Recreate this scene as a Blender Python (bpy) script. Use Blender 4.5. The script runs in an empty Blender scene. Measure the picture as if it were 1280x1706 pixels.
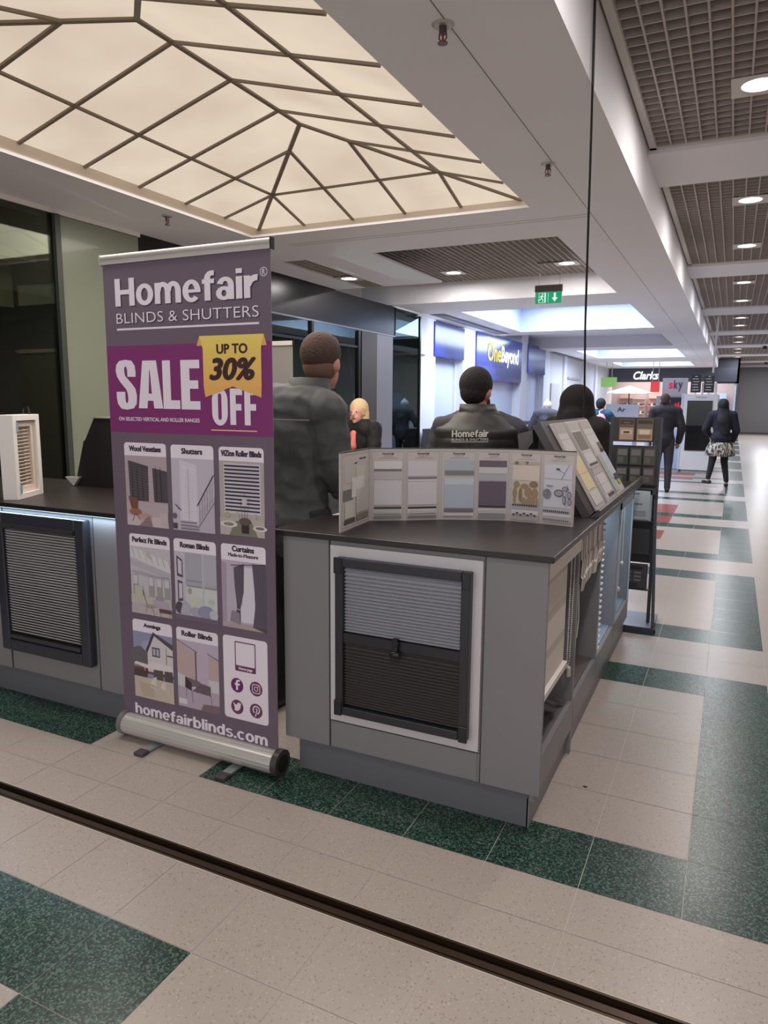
import bpy, math, random
from mathutils import Vector, Matrix
random.seed(7)
PI = math.pi
SC = bpy.context.scene
COL = SC.collection

# ------------------------------------------------------------------ camera
cam = bpy.data.cameras.new('camera'); camo = bpy.data.objects.new('camera', cam); COL.objects.link(camo)
cam.sensor_fit = 'HORIZONTAL'; cam.sensor_width = 36.0; cam.lens = 36.0 * 1192.517 / 1280.0
cam.clip_start = 0.05; cam.clip_end = 200
YAW, PITCH, ROLL = .4489877, -.1545985, .0080992
fw = Vector((-math.sin(YAW) * math.cos(PITCH), math.cos(YAW) * math.cos(PITCH), math.sin(PITCH)))
r0 = Vector((math.cos(YAW), math.sin(YAW), 0)); u0 = r0.cross(fw)
rr = r0 * math.cos(ROLL) + u0 * math.sin(ROLL); uu = -r0 * math.sin(ROLL) + u0 * math.cos(ROLL)
camo.matrix_world = Matrix(((rr.x, uu.x, -fw.x, 0), (rr.y, uu.y, -fw.y, 0), (rr.z, uu.z, -fw.z, 1.55), (0, 0, 0, 1)))
SC.camera = camo

# ------------------------------------------------------------------ world, exposure
SC.view_settings.view_transform = 'Standard'; SC.view_settings.look = 'None'
SC.view_settings.gamma = 1.0; SC.view_settings.use_curve_mapping = False
SC.view_settings.exposure = 0.42
w = bpy.data.worlds.new('world'); SC.world = w; w.use_nodes = True
w.node_tree.nodes['Background'].inputs[0].default_value = (0.90, 0.93, 1.0, 1)
w.node_tree.nodes['Background'].inputs[1].default_value = 0.95
SC.cycles.max_bounces = 6; SC.cycles.diffuse_bounces = 4; SC.cycles.glossy_bounces = 3
SC.cycles.transmission_bounces = 4; SC.cycles.transparent_max_bounces = 8
SC.cycles.caustics_reflective = False; SC.cycles.caustics_refractive = False
SC.cycles.sample_clamp_indirect = 4.0

def light(name, kind, loc, energy, color, size=.2, size_y=None, rot=(0, 0, 0), spot=None):
    l = bpy.data.lights.new(name, kind); l.energy = energy; l.color = color
    if kind == 'AREA':
        l.shape = 'RECTANGLE' if size_y else 'DISK'; l.size = size
        if size_y: l.size_y = size_y
    if kind == 'SPOT': l.spot_size = spot or 2.2; l.spot_blend = 1; l.shadow_soft_size = size
    o = bpy.data.objects.new(name, l); COL.objects.link(o); o.location = loc; o.rotation_euler = rot
    return o
WARM = (1, .92, .83); NEUT = (1, .95, .91); COOL = (.72, .84, 1.0)
# light the luminous ceiling gives (just below its panels), daylight wells further on
light('luminous_ceiling_light', 'AREA', (-2.8, 3.7, 3.04), 85, WARM, 2.3, 3.6)
light('luminous_ceiling_light', 'AREA', (-2.8, -6.0, 3.04), 110, WARM, 2.3, 3.6)  # unseen, unbuilt bay behind the viewer, added for more floor light
light('rooflight_light', 'AREA', (-2.8, 13.4, 3.5), 165, COOL, 1.9, 2.9)
light('rooflight_light', 'AREA', (-2.8, 23.2, 3.5), 180, COOL, 1.9, 2.9)
light('rooflight_light', 'AREA', (-2.8, 29.4, 3.5), 120, COOL, 1.9, 2.2)

# ------------------------------------------------------------------ materials
def lin(c):
    return tuple((x / 12.92 if x <= .04045 else ((x + .055) / 1.055) ** 2.4) for x in [v / 255. for v in c[:3]])
_M = {}
def mat(r, g=None, b=None, rough=.55, metal=0, spec=.5, noise=0, bump=0, scale=30, emit=None, es=1., trans=0, coat=0):
    """simple procedural material from an sRGB colour; noise varies the tone slightly, bump adds relief"""
    key = (r, g, b, rough, metal, spec, noise, bump, scale, emit, es, trans, coat)
    if key in _M: return _M[key]
    m = bpy.data.materials.new('surface'); m.use_nodes = True; nt = m.node_tree; p = nt.nodes['Principled BSDF']
    c = lin((r, g, b)); p.inputs['Base Color'].default_value = (*c, 1); p.inputs['Roughness'].default_value = rough
    p.inputs['Metallic'].default_value = metal; p.inputs['Specular IOR Level'].default_value = spec
    p.inputs['Coat Weight'].default_value = coat; p.inputs['Coat Roughness'].default_value = .05
    if trans: p.inputs['Transmission Weight'].default_value = trans
    if emit:
        p.inputs['Emission Color'].default_value = (*lin(emit), 1); p.inputs['Emission Strength'].default_value = es
    if noise or bump:
        tc = nt.nodes.new('ShaderNodeTexCoord'); n = nt.nodes.new('ShaderNodeTexNoise'); n.inputs['Scale'].default_value = scale
        n.inputs['Detail'].default_value = 4; nt.links.new(tc.outputs['Object'], n.inputs['Vector'])
        if noise:
            mx = nt.nodes.new('ShaderNodeMix'); mx.data_type = 'RGBA'
            mx.inputs[6].default_value = (*[max(0, x * (1 - noise)) for x in c], 1); mx.inputs[7].default_value = (*[min(1, x * (1 + noise)) for x in c], 1)
            nt.links.new(n.outputs['Fac'], mx.inputs[0]); nt.links.new(mx.outputs[2], p.inputs['Base Color'])
        if bump:
            bp = nt.nodes.new('ShaderNodeBump'); bp.inputs['Strength'].default_value = bump; bp.inputs['Distance'].default_value = .01
            nt.links.new(n.outputs['Fac'], bp.inputs['Height']); nt.links.new(bp.outputs['Normal'], p.inputs['Normal'])
    _M[key] = m; return m
def glow(r, g, b, s=1.):
    key = ('glow', r, g, b, s)
    if key in _M: return _M[key]
    m = bpy.data.materials.new('luminous'); m.use_nodes = True; nt = m.node_tree; nt.nodes.clear()
    e = nt.nodes.new('ShaderNodeEmission'); e.inputs[0].default_value = (*lin((r, g, b)), 1); e.inputs[1].default_value = s
    o = nt.nodes.new('ShaderNodeOutputMaterial'); nt.links.new(e.outputs[0], o.inputs[0]); _M[key] = m; return m
def glass(tint=(225, 238, 230), refl=.12, alpha=.7):
    """window glass: tinted see-through pane with a mirror reflection by angle"""
    key = ('glass', tint, refl, alpha)
    if key in _M: return _M[key]
    m = bpy.data.materials.new('window_glass'); m.use_nodes = True; nt = m.node_tree; nt.nodes.clear()
    t = nt.nodes.new('ShaderNodeBsdfTransparent'); t.inputs[0].default_value = (*[x * alpha for x in lin(tint)], 1)
    g = nt.nodes.new('ShaderNodeBsdfGlossy'); g.inputs['Roughness'].default_value = .03; g.inputs[0].default_value = (*lin(tint), 1)
    f = nt.nodes.new('ShaderNodeFresnel'); f.inputs[0].default_value = 1.5
    a = nt.nodes.new('ShaderNodeMath'); a.operation = 'ADD'; a.inputs[1].default_value = refl; nt.links.new(f.outputs[0], a.inputs[0])
    mx = nt.nodes.new('ShaderNodeMixShader'); nt.links.new(a.outputs[0], mx.inputs[0]); nt.links.new(t.outputs[0], mx.inputs[1]); nt.links.new(g.outputs[0], mx.inputs[2])
    o = nt.nodes.new('ShaderNodeOutputMaterial'); nt.links.new(mx.outputs[0], o.inputs[0]); _M[key] = m; return m
def terrazzo(base, chips, scale, amount, rough=.3):
    m = bpy.data.materials.new('terrazzo'); m.use_nodes = True; nt = m.node_tree; p = nt.nodes['Principled BSDF']
    tc = nt.nodes.new('ShaderNodeTexCoord'); v = nt.nodes.new('ShaderNodeTexVoronoi'); v.inputs['Scale'].default_value = scale
    nt.links.new(tc.outputs['Object'], v.inputs['Vector'])
    sep = nt.nodes.new('ShaderNodeSeparateColor'); nt.links.new(v.outputs['Color'], sep.inputs[0])
    cr = nt.nodes.new('ShaderNodeValToRGB'); e = cr.color_ramp; e.interpolation = 'CONSTANT'
    e.elements[0].position = 0; e.elements[0].color = (*lin(base), 1); e.elements[1].position = 1 - amount; e.elements[1].color = (*lin(chips[0]), 1)
    for k, c in enumerate(chips[1:]):
        q = e.elements.new(1 - amount * (1 - (k + 1) / len(chips))); q.color = (*lin(c), 1)
    nt.links.new(sep.outputs[0], cr.inputs[0])
    n = nt.nodes.new('ShaderNodeTexNoise'); n.inputs['Scale'].default_value = 1.3; n.inputs['Detail'].default_value = 3; nt.links.new(tc.outputs['Object'], n.inputs['Vector'])
    mr = nt.nodes.new('ShaderNodeMapRange'); mr.inputs[3].default_value = .9; mr.inputs[4].default_value = 1.08; nt.links.new(n.outputs['Fac'], mr.inputs[0])
    mx = nt.nodes.new('ShaderNodeMix'); mx.data_type = 'RGBA'; mx.blend_type = 'MULTIPLY'; mx.inputs[0].default_value = 1
    nt.links.new(cr.outputs[0], mx.inputs[6]); nt.links.new(mr.outputs[0], mx.inputs[7]); nt.links.new(mx.outputs[2], p.inputs['Base Color'])
    p.inputs['Roughness'].default_value = rough; p.inputs['Specular IOR Level'].default_value = .42
    return m

# ------------------------------------------------------------------ mesh helpers
LOC = {}
class MB:
    """collects faces of one part; build() links them as ONE mesh object"""
    def __init__(s): s.v = []; s.f = []; s.m = []; s.mi = []; s.sm = []
    def mk(s, m):
        if m not in s.m: s.m.append(m)
        return s.m.index(m)
    def add(s, vs, fs, m, smooth=False):
        o = len(s.v); s.v += [tuple(v) for v in vs]; i = s.mk(m)
        for f in fs: s.f.append([o + k for k in f]); s.mi.append(i); s.sm.append(smooth)
    def box(s, x0, x1, y0, y1, z0, z1, m, bev=0):
        if x0 > x1: x0, x1 = x1, x0
        if y0 > y1: y0, y1 = y1, y0
        if z0 > z1: z0, z1 = z1, z0
        s.add([(x0, y0, z0), (x1, y0, z0), (x1, y1, z0), (x0, y1, z0), (x0, y0, z1), (x1, y0, z1), (x1, y1, z1), (x0, y1, z1)],
              [(3, 2, 1, 0), (4, 5, 6, 7), (0, 1, 5, 4), (1, 2, 6, 5), (2, 3, 7, 6), (3, 0, 4, 7)], m); return s
    def obox(s, p0, p1, wid, th, m, up=(0, 0, 1)):
        """bar from p0 to p1 with width (sideways) and thickness (along up)"""
        p0 = Vector(p0); p1 = Vector(p1); d = (p1 - p0).normalized(); up = Vector(up)
        sd = d.cross(up)
        if sd.length < 1e-5: sd = d.cross(Vector((1, 0, 0)))
        sd.normalize(); u = sd.cross(d).normalized(); a = sd * wid / 2; b = u * th / 2
        s.add([p0 - a - b, p0 + a - b, p0 + a + b, p0 - a + b, p1 - a - b, p1 + a - b, p1 + a + b, p1 - a + b],
              [(0, 1, 2, 3), (7, 6, 5, 4), (0, 4, 5, 1), (1, 5, 6, 2), (2, 6, 7, 3), (3, 7, 4, 0)], m); return s
    def cyl(s, p0, p1, r, m, n=14, r1=None, smooth=True):
        p0 = Vector(p0); p1 = Vector(p1); d = (p1 - p0).normalized(); r1 = r if r1 is None else r1
        a = d.cross(Vector((0, 0, 1)))
        if a.length < 1e-4: a = Vector((1, 0, 0))
        a.normalize(); b = d.cross(a)
        vs = [p0 + (a * math.cos(t) + b * math.sin(t)) * r for t in [2 * PI * k / n for k in range(n)]] + [p1 + (a * math.cos(t) + b * math.sin(t)) * r1 for t in [2 * PI * k / n for k in range(n)]]
        s.add(vs, [(k, (k + 1) % n, n + (k + 1) % n, n + k) for k in range(n)], m, smooth)
        s.add(vs, [list(range(n))[::-1], list(range(n, 2 * n))], m); return s
    def tube(s, pts, r, m, n=8):
        for a, b in zip(pts, pts[1:]): s.cyl(a, b, r, m, n)
        return s
    def prism(s, poly, axis, a, b, m):
        """polygon in the two other axes, extruded along axis from a to b"""
        def q(p, t): return {'x': (t, p[0], p[1]), 'y': (p[0], t, p[1]), 'z': (p[0], p[1], t)}[axis]
        n = len(poly); vs = [q(p, a) for p in poly] + [q(p, b) for p in poly]
        ar = sum(poly[i][0] * poly[(i + 1) % n][1] - poly[(i + 1) % n][0] * poly[i][1] for i in range(n))
        flip = (ar < 0) ^ (axis == 'y') ^ (b < a)
        fs = [list(range(n))[::-1], list(range(n, 2 * n))] + [(k, (k + 1) % n, n + (k + 1) % n, n + k) for k in range(n)]
        if flip: fs = [list(f)[::-1] for f in fs]
        s.add(vs, fs, m); return s
    def loft(s, rings, m, n=20, smooth=True):
        """stack of ellipse rings (x, y, z, rx, ry)"""
        vs = []
        for (x, y, z, rx, ry) in rings: vs += [(x + rx * math.cos(2 * PI * k / n), y + ry * math.sin(2 * PI * k / n), z) for k in range(n)]
        fs = [(i * n + k, i * n + (k + 1) % n, (i + 1) * n + (k + 1) % n, (i + 1) * n + k) for i in range(len(rings) - 1) for k in range(n)]
        L = (len(rings) - 1) * n
        s.add(vs, fs + [list(range(n))[::-1], [L + k for k in range(n)]], m, smooth); return s
    def ell(s, c, r, m, n=16, k=10, rot=None):
        vs = []; c = Vector(c)
        for i in range(1, k):
            t = PI * i / k
            for j in range(n):
                a = 2 * PI * j / n; q = Vector((r[0] * math.sin(t) * math.cos(a), r[1] * math.sin(t) * math.sin(a), -r[2] * math.cos(t)))
                if rot: q = rot @ q
                vs.append(c + q)
        bq = Vector((0, 0, -r[2])); tq = Vector((0, 0, r[2]))
        if rot: bq = rot @ bq; tq = rot @ tq
        vs += [c + bq, c + tq]; B = len(vs) - 2
        fs = [(i * n + j, i * n + (j + 1) % n, (i + 1) * n + (j + 1) % n, (i + 1) * n + j) for i in range(k - 2) for j in range(n)]
        fs += [(B, (j + 1) % n, j) for j in range(n)] + [((k - 2) * n + j, (k - 2) * n + (j + 1) % n, B + 1) for j in range(n)]
        s.add(vs, fs, m, True); return s
    def cap(s, p0, p1, ra, rb, m, n=12, flat=1., side=None):
        """tapered limb with round ends"""
        p0 = Vector(p0); p1 = Vector(p1); d = (p1 - p0).normalized()
        a = d.cross(Vector(side) if side else Vector((0, 1, .01)))
        if a.length < 1e-4: a = Vector((1, 0, 0))
        a.normalize(); b = d.cross(a); rings = []
        for t in (-90, -60, -30, 0): rings.append((p0 + d * ra * math.sin(math.radians(t)), ra * max(.02, math.cos(math.radians(t)))))
        for t in (0, 30, 60, 90): rings.append((p1 + d * rb * math.sin(math.radians(t)), rb * max(.02, math.cos(math.radians(t)))))
        vs = []
        for c, r in rings: vs += [c + a * r * math.cos(2 * PI * k / n) + b * r * flat * math.sin(2 * PI * k / n) for k in range(n)]
        R = len(rings)
        fs = [(i * n + k, i * n + (k + 1) % n, (i + 1) * n + (k + 1) % n, (i + 1) * n + k) for i in range(R - 1) for k in range(n)]
        s.add(vs, fs + [list(range(n))[::-1], [(R - 1) * n + k for k in range(n)]], m, True); return s
    def build(s, name, parent=None, kind=None, label=None, remesh=0, smooth_it=0, bevel=0, wrinkle=0, wscale=7):
        me = bpy.data.meshes.new(name)
        off = LOC.get(parent.name, (0, 0, 0)) if parent else (0, 0, 0)
        me.from_pydata([(x - off[0], y - off[1], z - off[2]) for x, y, z in s.v], [], s.f)
        for m in s.m: me.materials.append(m)
        me.polygons.foreach_set('material_index', s.mi); me.polygons.foreach_set('use_smooth', s.sm); me.update()
        o = bpy.data.objects.new(name, me); COL.objects.link(o)
        if remesh or bevel:
            if bevel:
                b = o.modifiers.new('bevel', 'BEVEL'); b.width = bevel; b.segments = 2; b.limit_method = 'ANGLE'
            if remesh:
                r = o.modifiers.new('remesh', 'REMESH'); r.mode = 'VOXEL'; r.voxel_size = remesh; r.use_smooth_shade = True
                if smooth_it:
                    q = o.modifiers.new('smooth', 'SMOOTH'); q.iterations = smooth_it; q.factor = .5
            dg = bpy.context.evaluated_depsgraph_get(); dg.update()
            ne = bpy.data.meshes.new_from_object(o.evaluated_get(dg)); o.modifiers.clear(); old = o.data; o.data = ne; ne.name = name
            bpy.data.meshes.remove(old)
            if remesh and len(s.m) and not len(ne.materials): ne.materials.append(s.m[0])
        if wrinkle:
            from mathutils import noise as N_
            nrm = [v.normal.copy() for v in o.data.vertices]
            for v, vn in zip(o.data.vertices, nrm):
                c = v.co; a = N_.noise(Vector((c.x * wscale, c.y * wscale, c.z * wscale * 1.4 + c.x * 5))); b_ = N_.noise(Vector((c.x * wscale * 2.3 + 5, c.y * wscale * 2.3, c.z * wscale * 1.6)))
                v.co = c + vn * wrinkle * ((1 - 2.6 * abs(a)) * .8 + (.5 - 1.6 * abs(b_)) * .5)
        if parent: o.parent = parent; LOC[o.name] = off
        if kind: o['kind'] = kind
        if label: o['label'] = label
        return o
def thing(name, label, cat, loc=(0, 0, 0), group=None, rz=0):
    o = bpy.data.objects.new(name, None); COL.objects.link(o); o.empty_display_size = .05
    o.location = loc; o.rotation_euler = (0, 0, rz); o['label'] = label; o['category'] = cat
    if group: o['group'] = group
    LOC[o.name] = (0, 0, 0) if rz else tuple(loc)
    return o
def local(o): LOC[o.name] = (0, 0, 0); return o
def tag(o, label, cat, group=None):
    o['label'] = label; o['category'] = cat
    if group: o['group'] = group
    return o
def struct(o): o['kind'] = 'structure'; return o
def dup(root, loc, label, rz=None):
    r = root.copy(); COL.objects.link(r); r.location = loc; r['label'] = label
    if rz is not None: r.rotation_euler = (0, 0, rz)
    for ch in list(root.children):
        c = ch.copy(); COL.objects.link(c); c.parent = r
        for g in list(ch.children):
            d = g.copy(); COL.objects.link(d); d.parent = c
    return r

_T = {}
def text_geo(s, bold=0., shear=0., sp=1.):
    k = (s, bold, shear, sp)
    if k in _T: return _T[k]
    c = bpy.data.curves.new('lettering', 'FONT'); c.body = s; c.offset = bold; c.shear = shear; c.space_character = sp; c.resolution_u = 4
    o = bpy.data.objects.new('lettering', c); COL.objects.link(o)
    dg = bpy.context.evaluated_depsgraph_get(); dg.update()
    me = bpy.data.meshes.new_from_object(o.evaluated_get(dg))
    vs = [(v.co.x, v.co.y) for v in me.vertices]; fs = [list(p.vertices) for p in me.polygons]
    bpy.data.objects.remove(o); bpy.data.curves.remove(c); bpy.data.meshes.remove(me)
    x0 = min(v[0] for v in vs); x1 = max(v[0] for v in vs); y0 = min(v[1] for v in vs); y1 = max(v[1] for v in vs)
    _T[k] = ([((x - x0) / (x1 - x0), (y - y0) / (y1 - y0)) for x, y in vs], fs); return _T[k]
class Canvas(MB):
    """flat printed layers on a plane: origin o, right ux, up uy; each layer lies a hair above the last"""
    def __init__(s, o, ux, uy, step=.00025):
        super().__init__(); s.o = Vector(o); s.ux = Vector(ux).normalized(); s.uy = Vector(uy).normalized(); s.n = s.ux.cross(s.uy); s.k = 1; s.step = step
    def P(s, u, v): return s.o + s.ux * u + s.uy * v + s.n * s.step * s.k
    def poly(s, pts, m):
        ar = sum(pts[i][0] * pts[(i + 1) % len(pts)][1] - pts[(i + 1) % len(pts)][0] * pts[i][1] for i in range(len(pts)))
        if ar < 0: pts = pts[::-1]
        s.add([s.P(*p) for p in pts], [list(range(len(pts)))], m); s.k += 1; return s
    def rect(s, u0, v0, u1, v1, m, r=0, corners='all'):
        if not r: return s.poly([(u0, v0), (u1, v0), (u1, v1), (u0, v1)], m)
        pts = []
        for cx, cy, a, low in ((u1 - r, v0 + r, -90, 1), (u1 - r, v1 - r, 0, 0), (u0 + r, v1 - r, 90, 0), (u0 + r, v0 + r, 180, 1)):
            if low and corners == 'top': pts.append((u1 if a == -90 else u0, v0)); continue
            pts += [(cx + r * math.cos(math.radians(a + t)), cy + r * math.sin(math.radians(a + t))) for t in (0, 22, 45, 67, 90)]
        return s.poly(pts, m)
    def circ(s, u, v, r, m, n=24, ry=None):
        return s.poly([(u + r * math.cos(2 * PI * k / n), v + (ry or r) * math.sin(2 * PI * k / n)) for k in range(n)], m)
    def ring(s, u, v, r, w, m, n=24, a0=0, a1=360):
        full = a1 - a0 >= 360; vs = []
        for k in range(n + 1):
            a = math.radians(a0 + (a1 - a0) * k / n); vs += [s.P(u + (r - w) * math.cos(a), v + (r - w) * math.sin(a)), s.P(u + r * math.cos(a), v + r * math.sin(a))]
        s.add(vs, [(2 * k, 2 * k + 1, 2 * k + 3, 2 * k + 2) for k in range(n)], m); s.k += 1; return s
    def line(s, u0, v0, u1, v1, wd, m):
        dx, dy = u1 - u0, v1 - v0; L = math.hypot(dx, dy) or 1; a, b = -dy / L * wd / 2, dx / L * wd / 2
        return s.poly([(u0 - a, v0 - b), (u1 - a, v1 - b), (u1 + a, v1 + b), (u0 + a, v0 + b)], m)
    def text(s, t, u0, v0, u1, v1, m, bold=0., shear=0., sp=1., fat=0):
        vs, fs = text_geo(t, bold, shear, sp)
        if fat:
            k0 = s.k
            for i in range(8):
                a = PI * i / 4; s.add([s.P(u0 + fat + x * (u1 - u0 - 2 * fat) + fat * math.cos(a), v0 + fat * .7 + y * (v1 - v0 - 1.4 * fat) + fat * .7 * math.sin(a)) for x, y in vs], fs, m); s.k += .1
            s.k = k0 + 1; return s
        s.add([s.P(u0 + x * (u1 - u0), v0 + y * (v1 - v0)) for x, y in vs], fs, m); s.k += 1; return s

def _g(ch):
    """heavy grotesque letters: ('b',x0,y0,x1,y1) bars and ('r',cx,cy,rx,ry,tx,ty,a0,a1) bowl arcs; cap height 1"""
    X = .74; T = .205
    G = {'H': (.76, [('b', 0, 0, .21, 1), ('b', .55, 0, .76, 1), ('b', .2, .42, .56, .59)]),
         'o': (.66, [('r', .33, .37, .33, .39, T, .16, 0, 360)]),
         'm': (.96, [('b', 0, 0, T, X), ('r', .30, .42, .28, .34, T, .17, 0, 180), ('b', .375, 0, .58, .43), ('r', .68, .42, .28, .34, T, .17, 0, 180), ('b', .755, 0, .96, .43)]),
         'n': (.62, [('b', 0, 0, T, X), ('r', .32, .42, .30, .34, T, .17, 0, 180), ('b', .415, 0, .62, .43)]),
         'h': (.62, [('b', 0, 0, T, 1), ('r', .32, .42, .30, .34, T, .17, 0, 180), ('b', .415, 0, .62, .43)]),
         'e': (.64, [('r', .32, .37, .32, .39, T, .15, 0, 318), ('b', .12, .31, .64, .42)]),
         'f': (.42, [('b', .08, 0, .285, .75), ('r', .34, .74, .26, .27, T, .17, 90, 180), ('b', .33, .84, .42, 1.01), ('b', 0, .58, .42, .73)]),
         'a': (.62, [('b', .41, 0, .61, .48), ('r', .32, .47, .29, .29, .2, .14, 0, 165), ('r', .27, .215, .27, .235, .19, .125, 0, 360)]),
         'i': (T, [('b', 0, 0, T, X), ('b', 0, .84, T, 1.0)]), 'l': (T, [('b', 0, 0, T, 1)]), '.': (T, [('b', 0, 0, T, .2)]),
         'r': (.45, [('b', 0, 0, T, X), ('r', .42, .34, .40, .42, .21, .2, 85, 170)]),
         'b': (.66, [('b', 0, 0, T, 1), ('r', .34, .37, .32, .39, T, .16, 0, 360)]), 'd': (.66, [('b', .455, 0, .66, 1), ('r', .32, .37, .32, .39, T, .16, 0, 360)]),
         's': (.58, [('r', .29, .535, .27, .225, .19, .135, 25, 268), ('r', .29, .215, .29, .235, .19, .135, -158, 92)]),
         'c': (.60, [('r', .32, .37, .32, .39, T, .16, 42, 318)])}
    return G[ch]
def heavy(cv, s, u0, v0, u1, v1, m, gap=.055):
    tot = sum(_g(c)[0] for c in s) + gap * (len(s) - 1); sx = (u1 - u0) / tot; sy = v1 - v0; x = 0; k0 = cv.k
    for c in s:
        wd, parts = _g(c)
        for p in parts:
            cv.k += .05
            if p[0] == 'b':
                a = [(p[1], p[2]), (p[3], p[2]), (p[3], p[4]), (p[1], p[4])]; cv.add([cv.P(u0 + (x + q[0]) * sx, v0 + q[1] * sy) for q in a], [(0, 1, 2, 3)], m)
            else:
                _, cx, cy, rx, ry, tx, ty, a0, a1 = p; n = 28; vs = []
                for i in range(n + 1):
                    t = math.radians(a0 + (a1 - a0) * i / n)
                    for (ax, ay) in ((rx - tx, ry - ty), (rx, ry)): vs.append(cv.P(u0 + (x + cx + ax * math.cos(t)) * sx, v0 + (cy + ay * math.sin(t)) * sy))
                cv.add(vs, [(2 * i, 2 * i + 1, 2 * i + 3, 2 * i + 2) for i in range(n)], m)
        x += wd + gap
    cv.k = k0 + 1.5

# ------------------------------------------------------------------ materials of the place
CREAM = terrazzo((180, 168, 160), [(176, 163, 154), (156, 142, 133), (194, 184, 177)], 230, .12, .30)
GREEN = terrazzo((32, 58, 51), [(20, 38, 34), (48, 82, 71), (86, 110, 101)], 190, .72, .27)
REDT = terrazzo((150, 72, 56), [(120, 52, 42), (170, 100, 84)], 150, .4, .3)
GROUT = mat(205, 200, 192, rough=.8)
CEIL = mat(238, 236, 240, rough=.7, noise=.02, scale=3)
TRIM = mat(205, 196, 190, rough=.5)
WHITEWALL = mat(214, 216, 226, rough=.6)
DARKPL = mat(108, 98, 92, rough=.9)
GRILLE = mat(182, 170, 163, rough=.5)

# ================================================================== SETTING
# floor: 310 mm terrazzo tiles, a green path crossed by bands, a metal channel across the front
T_ = .3105; X0 = -.027
fl = MB()
gap = .0011
def tile(x0, x1, y0, y1, m): fl.add([(x0 + gap, y0 + gap, 0), (x1 - gap, y0 + gap, 0), (x1 - gap, y1 - gap, 0), (x0 + gap, y1 - gap, 0)], [(0, 1, 2, 3)], m)
def tcol(i, j):
    """i: tile column (0 = green path), j: tile row from the kiosk front"""
    seg = j % 9
    onpath = i == 0 and seg < 7
    band = seg in (0, 6)
    if onpath: return GREEN
    if j == 3 and i in (-8, -7): return REDT
    if i in (-3, -4) and (j in (21, 22) or j in (25, 26) or j in (28, 29, 30)) and (i + j // 2) % 2: return REDT
    if i == -3 and j in (21, 22, 25, 26, 28, 29, 30): return REDT
    if i in (-3, -4, -5) and j in (44, 45, 47, 48): return REDT
    if i in (-4, -5) and j in (23, 27): return GREEN
    if j == 0: return GREEN if (i <= -9 or -6 <= i <= 0) else CREAM
    if band and j < 9 * 3: return GREEN if -6 <= i <= 0 else CREAM
    if band: return GREEN if -7 <= i <= 0 else CREAM
    return CREAM
for j in range(0, 126):
    for i in range(-17, 9):
        if -.02 + X0 + i * T_ < -4.92 and j < 28: continue
        tile(X0 + i * T_, X0 + (i + 1) * T_, 2.163 + j * .31, 2.163 + (j + 1) * .31, tcol(i, j))
for i in range(-16, 9):
    off = .31 if i % 1 else 0
    tile(X0 + i * T_, X0 + (i + 1) * T_, 1.775, 1.95, CREAM); tile(X0 + i * T_, X0 + (i + 1) * T_, 1.95, 2.163, CREAM)
for j in range(0, 18):
    for i in range(-16, 9):
        y1 = 1.695 if j == 0 else 1.398 - (j - 1) * .31; y0 = 1.398 - j * .31
        g = j >= 1 and i <= -5 and not (i <= -6 and j >= 2 and j <= 3) and j < 6
        tile(X0 + i * T_, X0 + (i + 1) * T_, y0, y1, GREEN if g else CREAM)
fl.add([(-5, -4.2, -.0012), (2.8, -4.2, -.0012), (2.8, 1.70, -.0012), (-5, 1.70, -.0012)], [(0, 1, 2, 3)], GROUT)
fl.add([(-5, 1.77, -.0012), (2.8, 1.77, -.0012), (2.8, 41.3, -.0012), (-5, 41.3, -.0012)], [(0, 1, 2, 3)], GROUT)
fl.add([(-9.5, -4.2, -.002), (-5, -4.2, -.002), (-5, 41.3, -.002), (-9.5, 41.3, -.002)], [(0, 1, 2, 3)], mat(120, 112, 106, rough=.4))
fl.box(-9.5, 2.8, -4.2, 41.3, -.06, -.05, GROUT)
struct(fl.build('floor'))
ch = MB(); BR = mat(70, 55, 42, rough=.35, metal=.6); BK = mat(16, 13, 12, rough=.5)
ch.box(-5, 2.8, 1.6975, 1.772, -.049, -.02, BK); ch.box(-5, 2.8, 1.7, 1.708, -.03, .001, BR); ch.box(-5, 2.8, 1.722, 1.745, -.02, -.008, BR)
ch.box(-5, 2.8, 1.764, 1.772, -.03, .001, BR); ch.box(-5, 2.8, 1.6945, 1.7, -.03, .0005, mat(196, 186, 172)); ch.box(-5, 2.8, 1.772, 1.7765, -.03, .0005, mat(196, 186, 172))
struct(ch.build('trim_1', label='dark metal channel let into the floor'))

# ceiling: soffit at 3.0 with openings, grille ceiling in the corridor at 3.37
H1, H2 = 3.0, 3.37
wells = [(-4.05, -1.5, -8.2, -4.1, 'warm'), (-4.05, -1.5, 1.6, 5.60, 'warm'), (-4.16, -1.48, 11.5, 15.2, 'cool'), (-4.18, -1.5, 21.3, 25.1, 'cool'), (-4.18, -1.5, 27.9, 31.0, 'cool')]
c = MB()
c.box(-1.5, -.70, -9, 40, H1, H1 + .02, CEIL)                   # main beam soffit
c.box(-.72, -.70, -9, 40, H1 + .02, H2 + .3, CEIL)              # beam side
XL = -4.87
c.box(XL - .3, -4.05, -9, 6.0, H1, H1 + .02, CEIL); c.box(-4.05, -1.5, -9, -8.2, H1, H1 + .02, CEIL)
c.box(-4.05, -1.5, -4.1, 1.6, H1, H1 + .02, CEIL); c.box(-4.05, -1.5, 5.60, 6.65, H1, H1 + .02, CEIL)
c.box(XL - .3, -4.45, 6.0, 8.6, H1, H1 + .02, CEIL); c.box(-4.15, -4.05, 6.0, 8.6, H1, H1 + .02, CEIL); c.box(-4.05, -3.37, 6.65, 8.6, H1, H1 + .02, CEIL); c.box(-1.52, -1.5, 6.65, 10.28, H1 + .0, H2, CEIL); c.box(-4.4, -1.52, 6.63, 6.65, H1 + .021, H2, CEIL); c.box(-4.45, -4.15, 6.0, 6.68, H1, H1 + .02, CEIL)
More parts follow.
